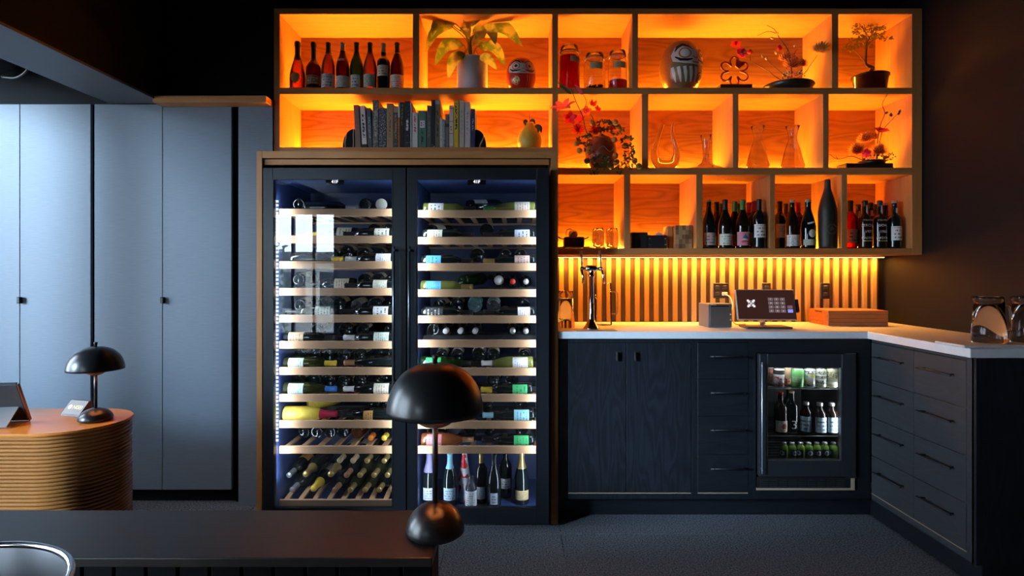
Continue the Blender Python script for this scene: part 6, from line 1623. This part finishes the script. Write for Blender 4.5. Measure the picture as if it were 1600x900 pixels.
# ------------------------------------------------------------------ mushroom table lamps
lamp_black = plain('satin black lacquer', (0.010, 0.010, 0.011), 0.30, 0.0, Coat_Weight=0.0)
def lamp(label, loc, R, rim, domeh, basr, bash, cupr, cupd, rod, energy):
    t = thing('table_lamp', label, 'lamp', loc, group='black mushroom table lamps')
    base = [(0, .003), (basr * .86, 0), (basr, .008)] + [(basr * math.cos(a), .008 + (bash - .008) * math.sin(a)) for a in [PI / 2 * k / 12 for k in range(1, 12)]] + [(rod, bash)]
    tobj('base', lathe(base, 40), lamp_black, t)
    tobj('stem', tube([(0, 0, bash - .004), (0, 0, rim + .012)], rod, 14), lamp_black, t)
    out = [(R * math.cos(a) ** .82 if a < PI / 2 - 1e-3 else 0, rim + domeh * math.sin(a) ** 1.0) for a in [PI / 2 * k / 18 for k in range(19)]]
    inn = [(max(r - .004, 0), z - .004 if z > rim + .004 else z) for r, z in out]
    sd = tobj('shade', lathe([inn[0]] + out, 48), lamp_black, t)
    tobj('shade_lining', lathe(inn[::-1], 48), plain('orange shade lining', (0.75, 0.38, 0.16), .5), sd)
    cup = [(cupr, rim + .014), (cupr * .98, rim + .004)] + [(cupr * math.cos(a), rim + .004 - (cupd + .004) * math.sin(a)) for a in [PI / 2 * k / 10 for k in range(1, 11)]]
    cup = [(r if r > rod else rod, z) for r, z in cup]
    tobj('lower_reflector', lathe(cup, 36), plain('glow brown lacquer', (0.16, 0.085, 0.045), .4), t)  # brown is the lamp's glow on the cup, put into its colour
    kn = tobj('knob', lathe([(0, rim + domeh - .002), (.006, rim + domeh - .002), (.006, rim + domeh + .010), (.0075, rim + domeh + .012), (.0075, rim + domeh + .020), (0, rim + domeh + .021)], 14), dark_metal, t)
    bl = tobj('bulb', lathe([(0, rim + .030), (.012, rim + .034), (.018, rim + .050), (.012, rim + .066), (0, rim + .070)], 16), emit('lamp bulb', (1.0, 0.55, 0.22), 8.0), t)
    d = bpy.data.lights.new('lamp_glow', 'POINT'); d.energy = energy; d.color = (1.0, 0.56, 0.24); d.shadow_soft_size = .018
    o = bpy.data.objects.new('lamp_glow', d); COL.objects.link(o); o.parent = t; o.location = (0, 0, rim + .078 if rim + .078 < rim + domeh - .01 else rim + .02)
    return t
LZ = .74
lamp('large black mushroom lamp on the foreground ledge', (X(680, 1.45), 1.45, LZ + EPS), .121, .308, .122, .0735, .080, .060, .040, .0072, 5.0)
lamp('black mushroom lamp on the ribbed wooden desk', (X(149.5, 2.56), 2.56, LZ + .0006), .110, .226, .102, .067, .056, .045, .026, .0068, 3.0)

# ------------------------------------------------------------------ foreground ledge
t = thing('ledge_screen', 'low black slatted screen with a polished dark wood ledge', 'ledge', (-1.2, 1.46, 0))
lx1 = -.1845
box('ledge_top', ledge_wood, t, -2.6, lx1, 1.329, 1.597, LZ - .022, LZ, .0025, 2)
box('core_panel', black_paint, t, -2.58, lx1 - .012, 1.40, 1.54, 0, LZ - .0225)
me = None
k = 0
xx = lx1 - .012 - .0275
slm = plain('black slat lacquer', (0.003, 0.003, 0.0034), .6, 0.0, Specular_IOR_Level=0.1)
while xx > -2.55:
    if me is None:
        o = tobj('slat', bbox(bmesh.new(), -.0345, .0345, 1.362, 1.3995, 0, LZ - .0225, .002), slm, t); me = o.data
    else: o = tobj('slat', me, slm, t)
    o.location = (xx + 1.2, -1.46, 0)
    xx -= .0755
# ------------------------------------------------------------------ dining table and steel bowl (only the bowl's rim shows)
t = thing('side_table', 'small black table standing under the steel bowl', 'table', (-.86, .76, 0))
tobj('table_top', bbox(bmesh.new(), -.30, .30, -.30, .30, .725, .755, .004), black_paint, t)
tobj('pedestal', tube([(0, 0, .02), (0, 0, .725)], .04, 16), dark_metal, t); tobj('foot_plate', lathe([(0, 0), (.22, 0), (.22, .012), (.04, .022), (0, .022)], 28), dark_metal, t)
s = 1.4 - .955
bc = Vector((-1.845 * s, 1.708 * s, .7556)); R = .435 * s; hb = .955 - .7556
bw_ = thing('steel_bowl', 'polished steel bowl with rolled rim at the bottom left corner', 'bowl', bc)
prof = [(0, .002), (R * .50, 0), (R * .66, .010), (R * .82, .05), (R * .92, .11), (R * .975, hb - .012), (R * .985, hb - .004)]
tobj('bowl_wall', lathe(prof + [(R * .972, hb - .004)] + [(max(r - .0022, 0), z + .003) for r, z in prof[::-1][1:]], 56), plain('polished steel', (0.34, 0.355, 0.38), .36, 1.0), bw_)
tobj('rolled_rim', tube([(R * .985 * math.cos(a), R * .985 * math.sin(a), hb - .005) for a in [k * 2 * PI / 56 for k in range(56)]], .0055, 10, closed=True), plain('rim steel', (0.80, 0.80, 0.82), .22, 1.0), bw_)
# ------------------------------------------------------------------ ribbed host desk
Yd0, Yd1 = 2.345, 2.79
rd = (Yd1 - Yd0) / 2; ycd = (Yd0 + Yd1) / 2
xcd = -.6556 * ycd - rd / .836
xld = -3.9
t = thing('host_desk', 'rounded wooden desk wrapped in horizontal ribs', 'desk', ((xcd + xld) / 2, ycd, 0))
def capsule(r, n=14):
    pts = [(xcd + r * math.cos(a), ycd + r * math.sin(a)) for a in [-PI / 2 + PI * k / n for k in range(n + 1)]]
    pts += [(xld + r * math.cos(a), ycd + r * math.sin(a)) for a in [PI / 2 + PI * k / n for k in range(n + 1)]]
    return pts
def slab(name, r, z0, z1, mat, bev=0):
    bm = bmesh.new(); pts = capsule(r)
    lo = [bm.verts.new((x, y, z0)) for x, y in pts]; hi = [bm.verts.new((x, y, z1)) for x, y in pts]
    bm.faces.new(lo[::-1]); bm.faces.new(hi)
    for k in range(len(pts)): f = bm.faces.new((lo[k], lo[(k + 1) % len(pts)], hi[(k + 1) % len(pts)], hi[k])); f.smooth = True
    if bev: bmesh.ops.bevel(bm, geom=[e for e in bm.edges if abs(e.verts[0].co.z - e.verts[1].co.z) < 1e-6], offset=bev, segments=2, affect='EDGES')
    return tobj(name, bm, mat, t, world=True)
slab('desk_top', rd, LZ - .014, LZ, desk_wood, .004)
slab('desk_core', rd - .018, .012, LZ - .0145, plain('desk core', (0.08, 0.03, 0.012), .6))
slab('desk_plinth', rd - .03, 0, .0115, black_paint)
nrib = 45; pit = (LZ - .016 - .014) / nrib
me = None
for k in range(nrib):
    z = .014 + pit * (k + .5)
    if me is None:
        pts = [(x - parent_world(t).x, y - ycd, 0) for x, y in capsule(rd - .0125)]
        bm = tube(pts, pit * .47, 10, closed=True)
        o = tobj('rib', bm, rib_wood, t); me = o.data
    else: o = tobj('rib', me, rib_wood, t)
    o.location = (0, 0, z)
# tablet in a folding cover
Yt = 2.50
t = thing('tablet', 'tablet leaning on its folded grey cover at the left edge', 'tablet', (X(-18, Yt), Yt, LZ + EPS), (0, 0, .15))
tab_m = plain('tablet slate', (0.055, 0.06, 0.07), .4); cov = plain('cover grey', (0.30, 0.29, 0.29), .6); brn = plain('cover brown edge', (0.20, 0.075, 0.035), .5)
tb = tobj('tablet_body', bbox(bmesh.new(), -.17, .145, 0, .009, 0, .19, .003), tab_m, t, loc=(0, .02, .004), rot=(math.radians(24), 0, 0))
tobj('edge_case', bbox(bmesh.new(), .1455, .152, -.002, .012, 0, .19, .002), brn, tb)
tobj('top_edge', bbox(bmesh.new(), -.17, .145, -.001, .010, .1905, .196, .002), dark_metal, tb)
tobj('stand_flap', bbox(bmesh.new(), -.16, .125, -.004, 0, 0, .105, .001), cov, t, loc=(0, -.085, .001), rot=(math.radians(-48), 0, 0))
tobj('cover_base', bbox(bmesh.new(), -.16, .145, -.09, .03, 0, .003, .001), brn, t)
# name block
t = thing('name_block', 'dark angled block with gold lettering beside the desk lamp', 'sign', (X(119, 2.66), 2.66, LZ + EPS), (0, 0, -.30))
bm = bmesh.new(); w_ = .056
v = [(-w_, -.03, 0), (w_, -.03, 0), (w_, .03, 0), (-w_, .03, 0), (-w_, -.026, .010), (w_, -.026, .010), (w_, .018, .062), (-w_, .018, .062), (w_, .03, .062), (-w_, .03, .062)]
vs = [bm.verts.new(q) for q in v]
for f in ((0, 1, 2, 3), (0, 4, 5, 1), (4, 7, 6, 5), (7, 9, 8, 6), (9, 3, 2, 8), (1, 5, 6, 8, 2), (0, 3, 9, 7, 4)): bm.faces.new([vs[k] for k in f])
bmesh.ops.recalc_face_normals(bm, faces=bm.faces)
tobj('block', bm, plain('dark walnut block', (0.055, 0.034, 0.032), .35), t)
sl = math.atan2(.062 - .010, .018 + .026) - PI / 2
gold_p = plain('gold print', (0.62, 0.48, 0.24), .35, .4)
ctr = Vector((.010, -.0048, .0355))
bm = text_bm('NISEI', .026); bmesh.ops.translate(bm, vec=(.006, -.0008, 0), verts=bm.verts); tobj('lettering', bm, gold_p, t, loc=ctr, rot=(sl, 0, 0))
bm = poly_bm(ell(-.040, 0, .011, .011), 0); bmesh.ops.translate(bm, vec=(0, -.0008, 0), verts=bm.verts); tobj('emblem', bm, gold_p, t, loc=ctr, rot=(sl, 0, 0))

# ------------------------------------------------------------------ outside: paving, a hedge and a pale house seen in the fridge glass
struct(box('ground_outside', plain('pale paving', (0.30, 0.29, 0.28), .9), None, -14, 4, -14, 6, -.30, -.12))
t = thing('street_house', 'pale house across the street outside the rear window', 'house', (-6.4, -9.6, -.12))
hw_ = plain('pale render wall', (0.62, 0.60, 0.56), .8); hd_ = plain('dark window glass', (0.03, 0.04, 0.05), .15)
box('house_wall', hw_, t, -8.6, -4.2, -10.4, -9.6, -.12, 1.75)
box('roof', plain('grey roof', (0.10, 0.10, 0.11), .8), t, -8.8, -4.0, -10.6, -9.4, 1.751, 1.95)
for k in range(4): box('house_window', hd_, t, -8.3 + k * 1.0, -7.7 + k * 1.0, -9.62, -9.59, .4, 1.4)
t = thing('hedge', 'leafy green hedge outside the rear window', 'hedge', (-5.9, -6.4, -.12))
bm = bmesh.new(); random.seed(3)
for k in range(1500):
    p = Vector((random.uniform(-.85, .85), random.uniform(-.3, .3), 2.1 * random.random() ** .8)); d = Vector((random.gauss(0, 1), random.gauss(0, 1), random.gauss(0, 1))).normalized()
    leaf([p, p + d * .05, p + d * .1], .06, None, .2, bm, n=4)
stuff(tobj('hedge_leaves', bm, plain('hedge leaf', (0.10, 0.16, 0.03), .5), t))
tobj('hedge_stem', tube([(0, 0, 0), (0, 0, 1.8)], .03, 8), twig, t)
